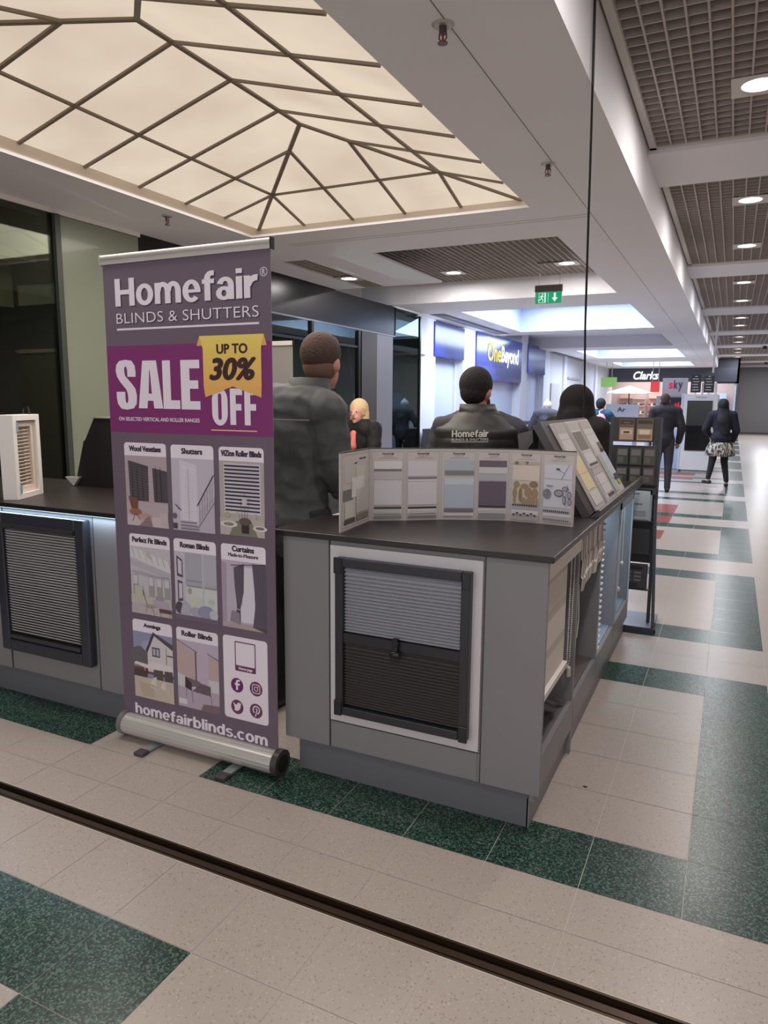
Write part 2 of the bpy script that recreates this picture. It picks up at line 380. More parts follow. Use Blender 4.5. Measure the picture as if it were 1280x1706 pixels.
c.box(XL - .5, -1.5, 10.3, 11.5, H1, H1 + .02, CEIL)
c.box(XL - .5, -1.5, 10.28, 10.3, H1, H2 - .06, CEIL)           # face of the downstand
c.box(XL - .5, -4.16, 11.5, 15.2, H1, H1 + .02, CEIL); c.box(XL - .5, -1.5, 15.2, 15.93, H1, H1 + .02, CEIL)
c.box(XL - .5, -1.5, 20.08, 20.1, H1, H2 - .06, CEIL)
c.box(XL - .5, -1.5, 20.1, 21.3, H1, H1 + .02, CEIL); c.box(XL - .5, -4.18, 21.3, 25.1, H1, H1 + .02, CEIL)
c.box(XL - .5, -1.5, 25.1, 27.9, H1, H1 + .02, CEIL); c.box(XL - .5, -4.18, 27.9, 31, H1, H1 + .02, CEIL); c.box(XL - .5, -1.5, 31, 34, H1, H1 + .02, CEIL)
c.box(XL - .5, -1.5, 15.95, 20.08, H2 - .08, H2 - .06, CEIL); c.box(XL - .5, -1.5, 15.93, 15.95, H1, H2 - .06, CEIL)
# cross beams of the corridor
for (a, b) in [(-3.9, -2.95), (.98, 1.93), (5.85, 6.75), (10.72, 11.7), (15.6, 16.7), (20.6, 21.6), (25.5, 26.5), (30.4, 31.4), (35.3, 36.3), (39.6, 41.3)]:
    c.box(-.70, 2.8, a, b, H2 - .03, H2 + .3, CEIL)
c.box(-9.5, -4.88, -4.2, 5.4, H1 + .02, H1 + .04, mat(120, 124, 112, rough=.8))
c.box(-9.5, 3, -9, 42, 3.95, 3.97, DARKPL)
struct(c.build('ceiling'))
t = MB()
t.box(-4.9, -4.86, -4, 5.05, H1 - .035, H1 + .01, mat(235, 228, 220))
t.box(-1.112, -1.108, -9, 32, H1 - .0015, H1 + .001, mat(120, 112, 110)); t.box(-3.9, -1.12, 5.98, 5.984, H1 - .0015, H1 + .001, mat(130, 122, 120)); t.box(-3.9, -1.12, 6.05, 6.053, H1 - .0015, H1 + .001, mat(130, 122, 120))
struct(t.build('trim_2', label='thin joints in the ceiling soffit'))

def grid(x0, x1, y0, y1, z, px=.098, py=.1, h=.055, wx=.011, wy=.008, rim=.05, holes=()):
    g = MB(); n = int((x1 - x0 - 2 * rim) / px); m = int((y1 - y0 - 2 * rim) / py)
    def cut(a0, a1, lo, hi):                       # keeps the luminaire plates free
        return [(a0, a1)] if not (lo < a1 and hi > a0) else [s for s in ((a0, lo), (hi, a1)) if s[1] - s[0] > .01]
    for k in range(n + 1):
        x = x0 + rim + k * (x1 - x0 - 2 * rim) / n; segs = [(y0 + rim, y1 - rim)]
        for (hx, hy) in holes:
            if abs(x - hx) < .15: segs = [q for s in segs for q in cut(s[0], s[1], hy - .15, hy + .15)]
        for a, b in segs: g.box(x - wx / 2, x + wx / 2, a, b, z, z + h, GRILLE)
    for k in range(m + 1):
        y = y0 + rim + k * (y1 - y0 - 2 * rim) / m; segs = [(x0 + rim, x1 - rim)]
        for (hx, hy) in holes:
            if abs(y - hy) < .15: segs = [q for s in segs for q in cut(s[0], s[1], hx - .15, hx + .15)]
        for a, b in segs: g.box(a, b, y - wy / 2, y + wy / 2, z + .004, z + h, GRILLE)
    g.box(x0, x0 + rim, y0, y1, z - .005, z + .02, TRIM); g.box(x1 - rim, x1, y0, y1, z - .005, z + .02, TRIM)
    g.box(x0, x1, y0, y0 + rim, z - .005, z + .02, TRIM); g.box(x0, x1, y1 - rim, y1, z - .005, z + .02, TRIM)
    g.box(x0, x1, y0, y1, z + .11, z + .13, DARKPL)
    struct(g.build('ceiling_grille'))
LT = [(0, 4.955), (0, 7.59), (0, 9.71), (0, 12.56), (0, 14.74), (0, 17.63), (0, 19.33), (0, 22.6), (0, 24.5), (0, 27.5), (0, 29.4), (0, 32.3), (0, 34.3), (0, 37.3), (0, 0), (0, 2.6), (0, -2.2)]
bays = [(-2.95, .98), (1.93, 5.85), (6.75, 10.72), (11.7, 15.6), (16.7, 20.6), (21.6, 25.5), (26.5, 30.4), (31.4, 35.3), (36.3, 39.6)]
for k, (a, b) in enumerate(bays):
    grid(-.685, 2.8, a, b, H2, holes=[q for q in LT if a < q[1] < b], rim=.045 if k < 4 else .05, px=.098 if k < 4 else .12, py=.1 if k < 4 else .16)
LB = [(-3.58, 9.56), (-2.03, 9.47)]
grid(-4.9, -1.53, 6.66, 10.27, H2 - .09, holes=LB, rim=.03, px=.075, py=.07, h=.035, wx=.01, wy=.006)
grid(-4.45, -4.15, 6.68, 8.6, H1 + .005, rim=.015, px=.08, py=.09, h=.04)
grid(-4.7, -4.5, 11.6, 15.6, H1 + .001, rim=.01, px=.09, py=.2, h=.02) if False else None

# luminous pyramid ceiling
FR = mat(132, 118, 104, rough=.5, metal=.2)
PAN = glow(233, 214, 187, .92)
def panelmat():
    m = bpy.data.materials.new('stretched_luminous_fabric'); m.use_nodes = True; nt = m.node_tree; nt.nodes.clear()
    tc = nt.nodes.new('ShaderNodeTexCoord'); n = nt.nodes.new('ShaderNodeTexNoise'); n.inputs['Scale'].default_value = 1.6; n.inputs['Detail'].default_value = 2
    nt.links.new(tc.outputs['Object'], n.inputs['Vector'])
    cr = nt.nodes.new('ShaderNodeValToRGB'); e = cr.color_ramp; e.elements[0].position = .3; e.elements[0].color = (*lin((222, 203, 182)), 1); e.elements[1].position = .7; e.elements[1].color = (*lin((242, 225, 202)), 1)
    nt.links.new(n.outputs['Fac'], cr.inputs[0]); em = nt.nodes.new('ShaderNodeEmission'); em.inputs[1].default_value = .67; nt.links.new(cr.outputs[0], em.inputs[0])
    o = nt.nodes.new('ShaderNodeOutputMaterial'); nt.links.new(em.outputs[0], o.inputs[0]); return m
PANEL = panelmat()
def pyramid(x0, x1, y0, y1, z0, z1, lab):
    th = thing('luminous_ceiling', lab, 'ceiling light', ((x0 + x1) / 2, (y0 + y1) / 2, z0))
    xm = (x0 + x1) / 2; hx = (x1 - x0) / 2; n = 5; s = (x1 - x0) / n; ya, yb = y0 + 2.5 * s, y1 - 2.5 * s
    def zz(x, y): return z0 + (z1 - z0) * min(1, min((x - x0), (x1 - x), (y - y0), (y1 - y)) / hx)
    p = MB()
    A, B, Cc, D = (x0, y0, z0), (x1, y0, z0), (x1, y1, z0), (x0, y1, z0); E, F = (xm, ya, z1), (xm, yb, z1)
    p.add([A, B, Cc, D, E, F], [(0, 3, 5, 4), (1, 4, 5, 2), (2, 5, 3), (0, 4, 1)], PANEL); p.add([(x1, y0, z0), (x1 + .1, y0, z0 - .027), (x1 + .1, y1, z0 - .027), (x1, y1, z0)], [(0, 3, 2, 1)], PANEL); p.build('luminous_panel', th)
    f = MB()
    def bar(a, b, wd=.022):
        a = Vector((a[0], a[1], zz(*a) - .009)); b = Vector((b[0], b[1], zz(*b) - .009)); f.obox(a, b, wd, .014, FR)
    for q in ((x0, y0, xm, ya), (x1, y0, xm, ya), (x0, y1, xm, yb), (x1, y1, xm, yb)): bar(q[:2], q[2:], .03)
    bar((xm, ya), (xm, yb), .03)
    d = s
    bar((x0 + d, y0 + d), (x1 - d, y0 + d)); bar((x1 - d, y0 + d), (x1 - d, y1 - d)); bar((x1 - d, y1 - d), (x0 + d, y1 - d)); bar((x0 + d, y1 - d), (x0 + d, y0 + d))
    for k in (1, 2, 3, 4):
        x = x0 + k * s; dd = min(k, n - k) * s
        bar((x, y0), (x, y0 + dd)); bar((x, y1), (x, y1 - dd))
    ys = [y0 + s, y0 + 2 * s]; yk = y1 - s
    L = (y1 - y0); m = max(1, round((L - 4 * s) / .455)); inner = [y0 + 2 * s + k * (L - 4 * s) / m for k in range(m + 1)]
    for y in [y0 + s] + inner + [y1 - s]:
        dd = min(y - y0, y1 - y, hx)
        bar((x0, y), (x0 + dd, y)); bar((x1 - dd, y), (x1, y))
    f.build('framework', th)
    l = MB(); lm = mat(226, 213, 198, rough=.5)
    l.box(x0 - .05, x1 + .05, y1, y1 + .03, H1 + .021, z0 + .03, lm); l.box(x0 - .05, x1 + .05, y0 - .03, y0, H1 + .021, z0 + .03, lm)
    l.box(x0 - .03, x0, y0, y1, H1 + .021, z0 + .03, lm); l.box(x1 + .10, x1 + .12, y0, y1, H1 + .021, z0 + .03, lm)
    l.build('surround', th)
pyramid(-4.07, -1.6, 1.75, 5.73, 3.1, 3.435, 'large cream glowing hipped ceiling panel with brown ribs above the banner')
for (x0, x1, y0, y1, k) in wells[2:]:
    th = thing('rooflight', {11.5: 'cool white rooflight well, nearest of the three, behind the green exit sign', 21.3: 'cool white rooflight well, middle of the three along the ceiling', 27.9: 'narrow bright rooflight strip, farthest, above the far shopfront'}[y0], 'rooflight', ((x0 + x1) / 2, (y0 + y1) / 2, H1 + .02), 'rooflights over the mall')
    wl = MB(); wm = mat(196, 206, 228, rough=.6)
    zt = H1 + .62
    wl.box(x0 - .02, x0, y0, y1, H1 + .021, zt, wm); wl.box(x1, x1 + .02, y0, y1, H1 + .021, zt, wm); wl.box(x0, x1, y0 - .02, y0, H1 + .021, zt, wm); wl.box(x0, x1, y1, y1 + .02, H1 + .021, zt, wm)
    wl.box(x0, x1, y1 - .35, y1, zt - .12, zt - .1, wm); wl.box(x0, x0 + .35, y0, y1 - .35, zt - .12, zt - .1, wm)
    wl.build('well_lining', th)
    d = MB(); d.add([(x0, y0, zt), (x1, y0, zt), (x1, y1, zt), (x0, y1, zt)], [(3, 2, 1, 0)], glow(222, 232, 255, .85)); d.build('diffuser', th)

# ------------------------------------------------------------------ walls
XW = -4.88
DG = mat(52, 50, 52, rough=.35, metal=.4); ALU = mat(150, 150, 158, rough=.35, metal=.3); BLK = mat(14, 13, 14, rough=.3)
# left shop window near the camera: frame, clear panes, end pane with a pale green reflection painted in
wn = MB()
wn.box(XW, XW + .04, -4, 5.04, 0, .08, DG); wn.box(XW, XW + .05, 4.12, 4.17, .08, 2.96, mat(60, 64, 60, rough=.4)); wn.box(XW - .02, XW + .04, 1.4, 1.44, .08, 2.96, DG)
struct(wn.build('window_1', label='frame of the tall shop window left of the banner'))
g = MB(); g.box(XW + .005, XW + .015, -4, 4.12, .08, 2.96, glass((218, 222, 212), -.02, .92)); struct(g.build('window_2', label='clear tall glass pane over the dark shop'))
def pane_reflection():
    return mat(128, 134, 118, rough=.25, noise=.1, scale=.9, coat=.3)
g = MB(); g.box(XW + .002, XW + .02, 4.17, 5.02, .08, 2.96, pane_reflection()); struct(g.build('window_3', label='glass pane beside the banner, coloured pale green for its grazing reflection'))
# interior of that dark shop
s = MB(); dk = mat(24, 22, 22, rough=.9)
s.box(-9.5, -9.45, -4, 5.4, 0, 3.0, dk); s.box(-9.5, -4.9, 5.36, 5.4, 0, 3.0, dk); s.box(-9.5, -4.95, -4.1, -4.05, 0, 3.0, dk); s.box(-9.4, -4.95, -4, 5.3, .001, .01, mat(36, 32, 30, rough=.5))
s.box(-9.4, -4.95, 2.6, 3.3, 2.42, 2.99, mat(150, 152, 138, rough=.8)); s.box(-5.7, -4.95, -4, 2.6, 2.6, 2.99, mat(150, 152, 138, rough=.8))
s.box(-9.4, -4.95, 4.2, 4.9, 2.3, 2.99, mat(150, 152, 138, rough=.8))
s.box(-5.42, -5.4, -4, 4.15, 2.28, 2.99, mat(158, 160, 144, rough=.8)); s.box(-5.4, -5.1, -4, 4.15, 2.62, 2.7, mat(170, 172, 156, rough=.8)); struct(s.build('wall_left_shop'))
s = MB(); s.cyl((-6.7, 4.4, .01), (-6.7, 4.4, 2.3), .24, mat(60, 60, 60, rough=.7), 24); struct(s.build('trim_3', label='round grey column inside the dark shop'))
light('shop_fill_light', 'POINT', (-5.1, 1.6, 2.35), 34, (1, .97, .88), .1)  # added fill, brightens the pale beams of the dark shop
# black block painted as the shaded entrance recess, and box fascia
f = MB(); f.box(XW - .3, XW, 5.04, 5.9, 0, 3.0, BLK); f.box(XW - .3, XW - .05, 5.9, 10.4, 2.56, 3.0, BLK); struct(f.build('wall_left'))
th = thing('shop_fascia', 'long glossy black shop fascia box behind the jacketed man', 'fascia', (XW, 8.7, 2.53))
f = MB(); f.box(XW - .04, XW + .02, 5.91, 10.42, 2.55, 2.985, mat(15, 14, 17, rough=.3, spec=.35)); f.build('fascia_box', th)
f = MB(); f.box(XW - .04, XW + .03, 5.91, 10.43, 2.53, 2.55, mat(120, 125, 140, rough=.3)); f.box(XW - .04, XW + .03, 10.43, 10.44, 2.53, 2.985, BLK); f.build('lower_edge_reflection', th)  # bluish grey bar paints the cool reflection on the fascia's lower edge
f = MB()
f.box(XW, XW + .04, 5.9, 9.16, 0, .1, DG)
for y in (6.5, 7.9): f.box(XW, XW + .05, y, y + .05, .1, 2.53, DG)
f.box(XW, XW + .04, 5.9, 9.16, 2.28, 2.31, BLK)
struct(f.build('window_4', label='dark framed shop entrance glazing'))
g = MB(); g.box(XW + .012, XW + .02, 5.92, 9.16, .1, 2.53, glass((215, 232, 228), .06, .85)); struct(g.build('window_5', label='glass of the shop entrance'))
p = MB(); p.box(XW - .25, XW + .05, 9.16, 9.24, 0, 2.52, BLK); p.box(XW - .25, XW + .06, 9.24, 9.72, 0, 2.52, mat(62, 56, 54, rough=.5)); p.box(XW - .25, XW + .061, 9.72, 10.27, 0, 2.52, mat(118, 118, 128, rough=.45)); struct(p.build('wall_left_pier'))
g = MB(); g.box(XW, XW + .012, 10.27, 11.42, .1, 2.93, glass((210, 232, 230), .06, .85)); struct(g.build('window_6', label='tall glass panel beside the white pillar'))
f = MB(); f.box(XW - .02, XW + .03, 11.42, 11.47, 0, 2.95, BLK); f.box(XW - .02, XW + .02, 10.42, 11.42, 0, .1, DG); struct(f.build('trim_4', label='dark edge of the glass panel'))
# interior behind this glazing: grey green room
s = MB(); gg = mat(150, 164, 166, rough=.7)
s.box(-6.05, -6.0, 5.4, 11.5, 0, 3, gg); s.box(-8.2, -5.2, 11.46, 11.5, 0, 3, gg); s.box(-8.2, -4.95, 5.41, 5.45, 0, 3, mat(60, 60, 60)); s.box(-8.2, -5, 5.4, 11.5, 2.75, 2.8, mat(84, 88, 90)); s.box(-8.2, -5, 5.4, 11.5, .001, .012, mat(120, 118, 115, rough=.4))
s.box(-6.0, -5.95, 6.9, 8.1, 0, 2.15, mat(120, 128, 130)); s.box(-6.0, -5.95, 10.5, 11.2, 0, 2.0, mat(170, 182, 192))
struct(s.build('wall_left_interior'))
light('shop_fill_light', 'POINT', (-5.25, 7.4, 2.0), 34, (.85, .95, 1), .15); light('shop_fill_light', 'POINT', (-5.25, 10.9, 1.9), 20, (.85, .95, 1), .15)  # added point fills that brighten the room behind the glass

# white shop wall with piers, blue signs and pale windows
WP = mat(222, 222, 232, rough=.6); PW = mat(190, 198, 222, rough=.3)
s = MB()
s.box(-5.45, -5.4, 11.5, 34, 0, 3.4, WHITEWALL)
for (a, b, ww) in [(11.5, 12.45, .0), (13.95, 14.75, 0), (18.35, 19.0, 0), (20.85, 21.6, 0)]:
    s.box(-5.4, -4.98, a, b, 0, 3.4, WP)
s.box(-5.05, -4.93, 11.5, 11.95, 2.35, 3.0, WP)
s.box(-5.4, -5.0, 21.6, 34, 0, 3.0, mat(206, 204, 208, rough=.6))
for y in (23.4, 26.6, 29.2): s.box(-5.0, -4.93, y, y + .35, 0, 3.0, WP)
s.box(-5.0, -4.96, 24.2, 26.2, 2.3, 2.36, mat(170, 168, 170)); s.box(-5.0, -4.96, 21.8, 23.0, .9, 2.1, mat(190, 186, 184))
struct(s.build('wall_left_shopfront'))
s = MB()
for (a, b) in [(12.45, 13.95), (14.75, 18.35), (19.0, 20.85)]:
    s.box(-5.2, -5.17, a, b, .12, 3.0, PW); s.box(-5.22, -5.1, a, b, 0, .12, DG)
    s.box(-5.17, -5.12, a, a + .05, .1, 2.4, WP); s.box(-5.17, -5.12, b - .05, b, .1, 2.4, WP)
struct(s.build('window_7', label='pale covered shop windows'))
light('shopfront_fill', 'AREA', (-4.4, 15.0, 2.9), 60, COOL, .6, 6, rot=(0, math.radians(25), 0))  # added fill for the white shop wall, no fitting here
BL1, BL2 = (44, 52, 120), (34, 72, 170)
def bluemat():
    m = bpy.data.materials.new('blue_sign_gradient'); m.use_nodes = True; nt = m.node_tree; p = nt.nodes['Principled BSDF']; p.inputs['Roughness'].default_value = .2
    tc = nt.nodes.new('ShaderNodeTexCoord'); n = nt.nodes.new('ShaderNodeTexWave'); n.inputs['Scale'].default_value = .35; n.inputs['Distortion'].default_value = 4; n.inputs['Detail'].default_value = 2
    cr = nt.nodes.new('ShaderNodeValToRGB'); e = cr.color_ramp; e.elements[0].color = (*lin((36, 42, 88)), 1); e.elements[1].color = (*lin((62, 76, 190)), 1)
    nt.links.new(tc.outputs['Object'], n.inputs['Vector']); nt.links.new(n.outputs['Fac'], cr.inputs[0]); nt.links.new(cr.outputs[0], p.inputs['Base Color'])
    nt.links.new(cr.outputs[0], p.inputs['Emission Color']); p.inputs['Emission Strength'].default_value = .25; return m
BM = bluemat()
for (a, b, z0, z1, nm) in [(12.35, 13.93, 2.36, 2.97, 'small'), (14.7, 18.3, 2.02, 3.02, 'main'), (18.95, 20.85, 2.3, 3.05, 'far')]:
    th = thing('shop_sign', {'small': 'plain blue shop sign panel nearest the tall glass, no lettering', 'main': 'large blue shop sign with yellow and white OneBeyond lettering', 'far': 'plain blue sign panel right of the OneBeyond lettering'}[nm], 'sign', (-5.0, (a + b) / 2, z0))
    q = MB(); q.box(-5.1, -4.95, a, b, z0, z1, BM); q.build('sign_panel', th)
    if nm == 'main':
        cv = Canvas((-4.945, a, z0), (0, 1, 0), (0, 0, 1), .002)
        cv.text('One', .75, .42, 1.75, .82, mat(240, 200, 40, emit=(240, 200, 40), es=.3), .012); cv.text('Beyond', 1.78, .32, 3.25, .8, mat(235, 235, 245, emit=(235, 235, 245), es=.3), .03); cv.build('lettering', th)
# low dark counters in front of this shop
for (y, lab, m_) in [(12.2, 'dark grey low cabinet at the foot of the white pillar', mat(62, 64, 78)), (13.4, 'slate low cabinet with a pale rail under the small blue sign', mat(84, 92, 104))]:
    th = thing('low_cabinet', lab, 'cabinet', (-4.7, y, 0)); q = MB(); q.box(-4.9, -4.5, y - .5, y + .45, 0, 1.06 if y < 13 else 1.0, m_); q.build('body', th)
    q = MB(); q.box(-4.5, -4.46, y - .5, y + .45, .82, .86, mat(150, 160, 170)); q.build('rail', th)

# right wall of the corridor (out of the frame, closes the place), end walls
s = MB(); s.box(2.8, 2.85, -4.2, 41.3, 0, 3.9, mat(190, 184, 180, rough=.5)); struct(s.build('wall_right'))
for y in range(0, 40, 5):
    pass
SH = mat(128, 126, 128, rough=.6)
s = MB(); s.box(.12, 2.8, 41.2, 41.3, 0, 3.9, SH)
struct(s.build('wall_end_shutter'))
s = MB()
for k in range(46): s.box(.2, 2.8, 41.17, 41.2, .1 + k * .07, .1 + k * .07 + .06, mat(124, 122, 124, rough=.5))
s.box(.12, 2.8, 41.12, 41.2, 0, .1, mat(70, 68, 70))
struct(s.build('door_1', label='grey roller shutter closing the end of the corridor'))
s = MB(); s.box(.05, .12, 33.0, 41.3, 0, 3.9, mat(80, 78, 88, rough=.6)); s.box(-.7, .12, 33.0, 33.1, 2.35, 3.9, mat(72, 72, 84)); struct(s.build('wall_end'))
s = MB(); s.box(-5.4, -.7, 33.9, 33.95, 3.0, 3.5, SH); struct(s.build('trim_5'))

# shop at the end: grey fascia with white script lettering over a bright interior
th = thing('shop_fascia', 'dark grey fascia with white Clarks lettering at the mall end', 'fascia', (-2.5, 33, 2.4))
q = MB(); q.box(-5.0, .04, 32.9, 32.99, 2.42, 2.99, mat(74, 76, 88, rough=.5)); q.build('fascia_board', th)
cv = Canvas((-5.0, 32.89, 2.42), (1, 0, 0), (0, 0, 1), .004); cv.text('Clarks', 1.02, .1, 2.05, .45, mat(245, 245, 250, emit=(245, 245, 250), es=.6), .03, .25); cv.build('lettering', th)
s = MB(); wi = mat(204, 188, 186, rough=.6)
s.box(-5.4, .05, 36.0, 36.05, 0, 2.9, wi); s.box(-5.4, .05, 33.0, 36, 2.9, 2.95, wi); s.box(-5.4, -5.35, 33.1, 36, 0, 2.9, wi); s.box(-.02, .05, 33.0, 36, 0, 2.9, mat(200, 215, 232)); s.box(-5.4, .05, 33.1, 36, .001, .01, mat(180, 170, 165, rough=.4))
struct(s.build('wall_end_shop'))
light('shop_fill_light', 'AREA', (-2.6, 34.5, 2.85), 95, (1, .95, .93), 4.5, 2.4)
for k, (x, z, c_) in enumerate([(-4.6, 1.5, (200, 170, 160)), (-4.0, 1.2, (225, 200, 190)), (-3.3, 1.6, (230, 180, 165)), (-2.3, 1.4, (220, 190, 180)), (-1.4, 1.6, (205, 196, 204)), (-.6, 1.5, (190, 205, 225))]):
    th = thing('display_shelf', ['tall tan display shelf at the left of the bright end shop', 'cream display shelf in the bright end shop', 'peach lit display shelf behind the parasol', 'rosy display shelf behind the standing man', 'grey white display shelf behind the red lettering', 'bluish display shelf at the right corner of the end shop'][k], 'shelf', (x, 35.6, 0))
    q = MB(); m_ = mat(*c_); q.box(x - .29, x + .29, 35.8, 35.85, 0, z + .5, m_)
    for zz in range(5): q.box(x - .29, x + .29, 35.55, 35.85, .3 + zz * .36, .33 + zz * .36, m_)
    q.build('shelf_frame', th)
    q = MB()
    for zz in range(4):
        for i in range(5): q.box(x - .27 + i * .11, x - .19 + i * .11, 35.6, 35.75, .331 + zz * .36, .41 + zz * .36 + .02 * ((i * 7 + zz) % 3), mat(*[(150, 60, 60), (90, 70, 60), (220, 220, 220), (60, 60, 80)][(i + zz + k) % 4]))
    q.build('goods', th).__setitem__('kind', 'stuff')

# ------------------------------------------------------------------ downlights
PL = mat(205, 198, 192, rough=.4)
def make_downlight(x, y, z, lab, grp, first=[None]):
    th = thing('downlight', lab, 'ceiling lamp', (x, y, z), grp)
    q = MB(); a, r = .15, .098; n = 24
    ring = [(x + r * math.cos(2 * PI * k / n), y + r * math.sin(2 * PI * k / n)) for k in range(n)]
    sq = []
    for k in range(n):
        t = 2 * PI * k / n; cx, cy = math.cos(t), math.sin(t); m_ = max(abs(cx), abs(cy)); sq.append((x + a * cx / m_, y + a * cy / m_))
    vs = [(p[0], p[1], z) for p in ring] + [(p[0], p[1], z) for p in sq] + [(p[0], p[1], z + .06) for p in ring]
    q.add(vs, [(k, n + k, n + (k + 1) % n, (k + 1) % n)[::-1] for k in range(n)] + [(k, (k + 1) % n, 2 * n + (k + 1) % n, 2 * n + k)[::-1] for k in range(n)], PL); q.build('trim_plate', th)
    d = MB(); d.add([(p[0] , p[1], z + .012) for p in ring], [list(range(n))[::-1]], glow(255, 248, 240, 5.0)); d.build('lens', th)
    return th
names = ['nearest', 'second', 'third', 'fourth', 'fifth', 'sixth', 'seventh', 'eighth', 'ninth', 'tenth', 'eleventh', 'twelfth', 'thirteenth', 'farthest']
dl0 = None
for k, (x, y) in enumerate(LT):
    if y > 33: continue
    lab = 'round ceiling downlight in a square plate in the corridor grille, %s of the row' % (names[k] if k < 14 else 'behind the viewer')
    if k < 14:
        if dl0 is None: dl0 = make_downlight(x, y, H2 - .004, lab, 'corridor downlights')
        else: dup(dl0, (x, y, H2 - .004), lab)
    l = light('downlight_lamp', 'AREA', (x, y, H2 - .03), 16 if y < 12 else 14, NEUT if y < 12 else (.9, .93, 1), .19)
for k, (x, y) in enumerate(LB):
    t_ = dup(dl0, (x, y, H2 - .094), ['round downlight in the left half of the grille ahead of the luminous ceiling', 'round downlight in the right half of the grille, above the green exit sign'][k]); t_['group'] = 'grille bay downlights'
    light('downlight_lamp', 'AREA', (x, y, H2 - .12), 22, NEUT, .19)
t_ = dup(dl0, (-4.3, 7.9, H1 - .002), 'downlight in the small grille strip over the black fascia'); del t_['group']
light('downlight_lamp', 'AREA', (-4.3, 7.9, H1 - .03), 8, NEUT, .19)

for y in (34.0, 37.8):
    light('corridor_end_fill', 'AREA', (1.4, y, H2 - .02), 95, (.92, .95, 1), .4)  # added to brighten the shutter, no fittings at these spots
# sprinklers in the soffit
def sprinkler(x, y, lab):
    th = thing('sprinkler', lab, 'sprinkler', (x, y, H1), 'ceiling sprinklers'); z = H1
    q = MB(); q.cyl((x, y, z), (x, y, z - .008), .045, mat(190, 182, 178, metal=.3, rough=.4), 24, .035); q.build('escutcheon', th)
    q = MB(); m_ = mat(96, 88, 84, metal=.8, rough=.35)
    q.cyl((x, y, z - .006), (x, y, z - .035), .015, m_); q.tube([(x - .014, y, z - .03), (x - .016, y, z - .05), (x, y, z - .068)], .003, m_); q.tube([(x + .014, y, z - .03), (x + .016, y, z - .05), (x, y, z - .068)], .003, m_)
    q.cyl((x, y, z - .066), (x, y, z - .07), .02, m_, 12); q.cyl((x, y, z - .035), (x, y, z - .066), .004, mat(150, 40, 35)); q.build('sprinkler_head', th)
sprinkler(-1.13, 2.84, 'sprinkler head in the white soffit nearest the viewer'); sprinkler(-1.14, 4.66, 'sprinkler head in the white soffit beside the black cable'); sprinkler(-4.21, 4.68, 'sprinkler head above the top left of the banner')
for (x, y, lab) in [(.75, 26.0, 'small dark smoke detector on the far cross beam'), (1.15, 36.0, 'small dark smoke detector at the corridor end')]:
    th = MB(); th.cyl((x, y, H2 - .03), (x, y, H2 - .12), .07, mat(50, 36, 36), 16, .05); tag(th.build('smoke_detector'), lab, 'detector')

# exit sign on two wires
th = thing('exit_sign', 'green emergency exit sign with running figure and down arrow', 'sign', (-2.2, 9.3, 2.8))
q = MB(); q.box(-2.375, -2.03, 9.28, 9.32, 2.92, 3.0, mat(116, 108, 103, rough=.6)); q.build('lamp_housing', th)
q = MB(); q.box(-2.37, -2.035, 9.295, 9.305, 2.775, 2.92, mat(225, 235, 228, rough=.3)); q.build('panel', th)
GN = mat(20, 140, 95, emit=(25, 165, 115), es=.55); WN = mat(230, 245, 238, emit=(230, 245, 238), es=.6)
cv = Canvas((-2.37, 9.294, 2.775), (1, 0, 0), (0, 0, 1), .0008); W_, H_ = .335, .145
cv.rect(.006, .006, W_ - .006, H_ - .008, GN)
cv.rect(.045, .012, .135, .133, WN); cv.rect(.05, .016, .118, .128, GN)
cv.poly([(.235, .128), (.26, .128), (.26, .07), (.285, .07), (.2475, .02), (.21, .07), (.235, .07)], WN)
cv.circ(.094, .112, .009, WN, 12); cv.line(.09, .1, .08, .065, .014, WN); cv.line(.08, .068, .1, .045, .009, WN); cv.line(.1, .045, .098, .022, .008, WN); cv.line(.08, .068, .062, .045, .009, WN); cv.line(.062, .045, .04, .04, .008, WN)
cv.line(.09, .096, .11, .08, .007, WN); cv.line(.088, .097, .068, .09, .007, WN); cv.line(.068, .09, .062, .075, .006, WN)
cv.rect(.165, .015, .169, .13, WN); cv.build('pictogram', th)
q = MB(); wm = mat(60, 58, 58); q.cyl((-2.33, 9.3, 3.0), (-2.33, 9.3, H2 - .09), .002, wm, 6); q.cyl((-2.07, 9.3, 3.0), (-2.07, 9.3, H2 - .09), .002, wm, 6); q.box(-2.36, -2.04, 9.285, 9.315, H2 - .105, H2 - .09, mat(120, 110, 104)); q.build('suspension', th)

# cables
q = MB(); q.tube([(-.69, 3.55, H2), (-.69, 3.6, 2.98), (-.745, 3.95, 2.45), (-.80, 4.3, 1.98), (-.84, 4.6, 1.6), (-.845, 4.65, 1.04)], .006, mat(22, 20, 20, rough=.5), 10)
tag(q.build('power_cable'), 'black power cable hanging from the ceiling down behind the sloped sample rack', 'cable')
q = MB(); q.tube([(-.42, 16.9, H2 - .03), (-.45, 17.2, 2.2)], .02, mat(220, 218, 222), 8)
tag(q.build('suspension_pole'), 'thin white pole from the ceiling down to the far menu boards', 'pole')
# linear air grille in the soffit
for (x0, x1, y0, y1, lab) in [(-4.76, -4.5, 11.6, 15.5, 'long slotted air grille in the soffit above the OneBeyond lettering'), (-5.02, -4.8, 21.4, 26.5, 'long slotted air grille in the far soffit')]:
    q = MB(); dk2 = mat(96, 94, 100, rough=.6); q.box(x0, x1, y0, y1, H1 - .006, H1 - .002, dk2)
    n = 30
    for k in range(n): y = y0 + (k + .5) * (y1 - y0) / n; q.box(x0 + .02, x1 - .02, y - .012, y + .012, H1 - .012, H1 - .006, mat(170, 170, 178))
    tag(q.build('air_grille'), lab, 'air grille')

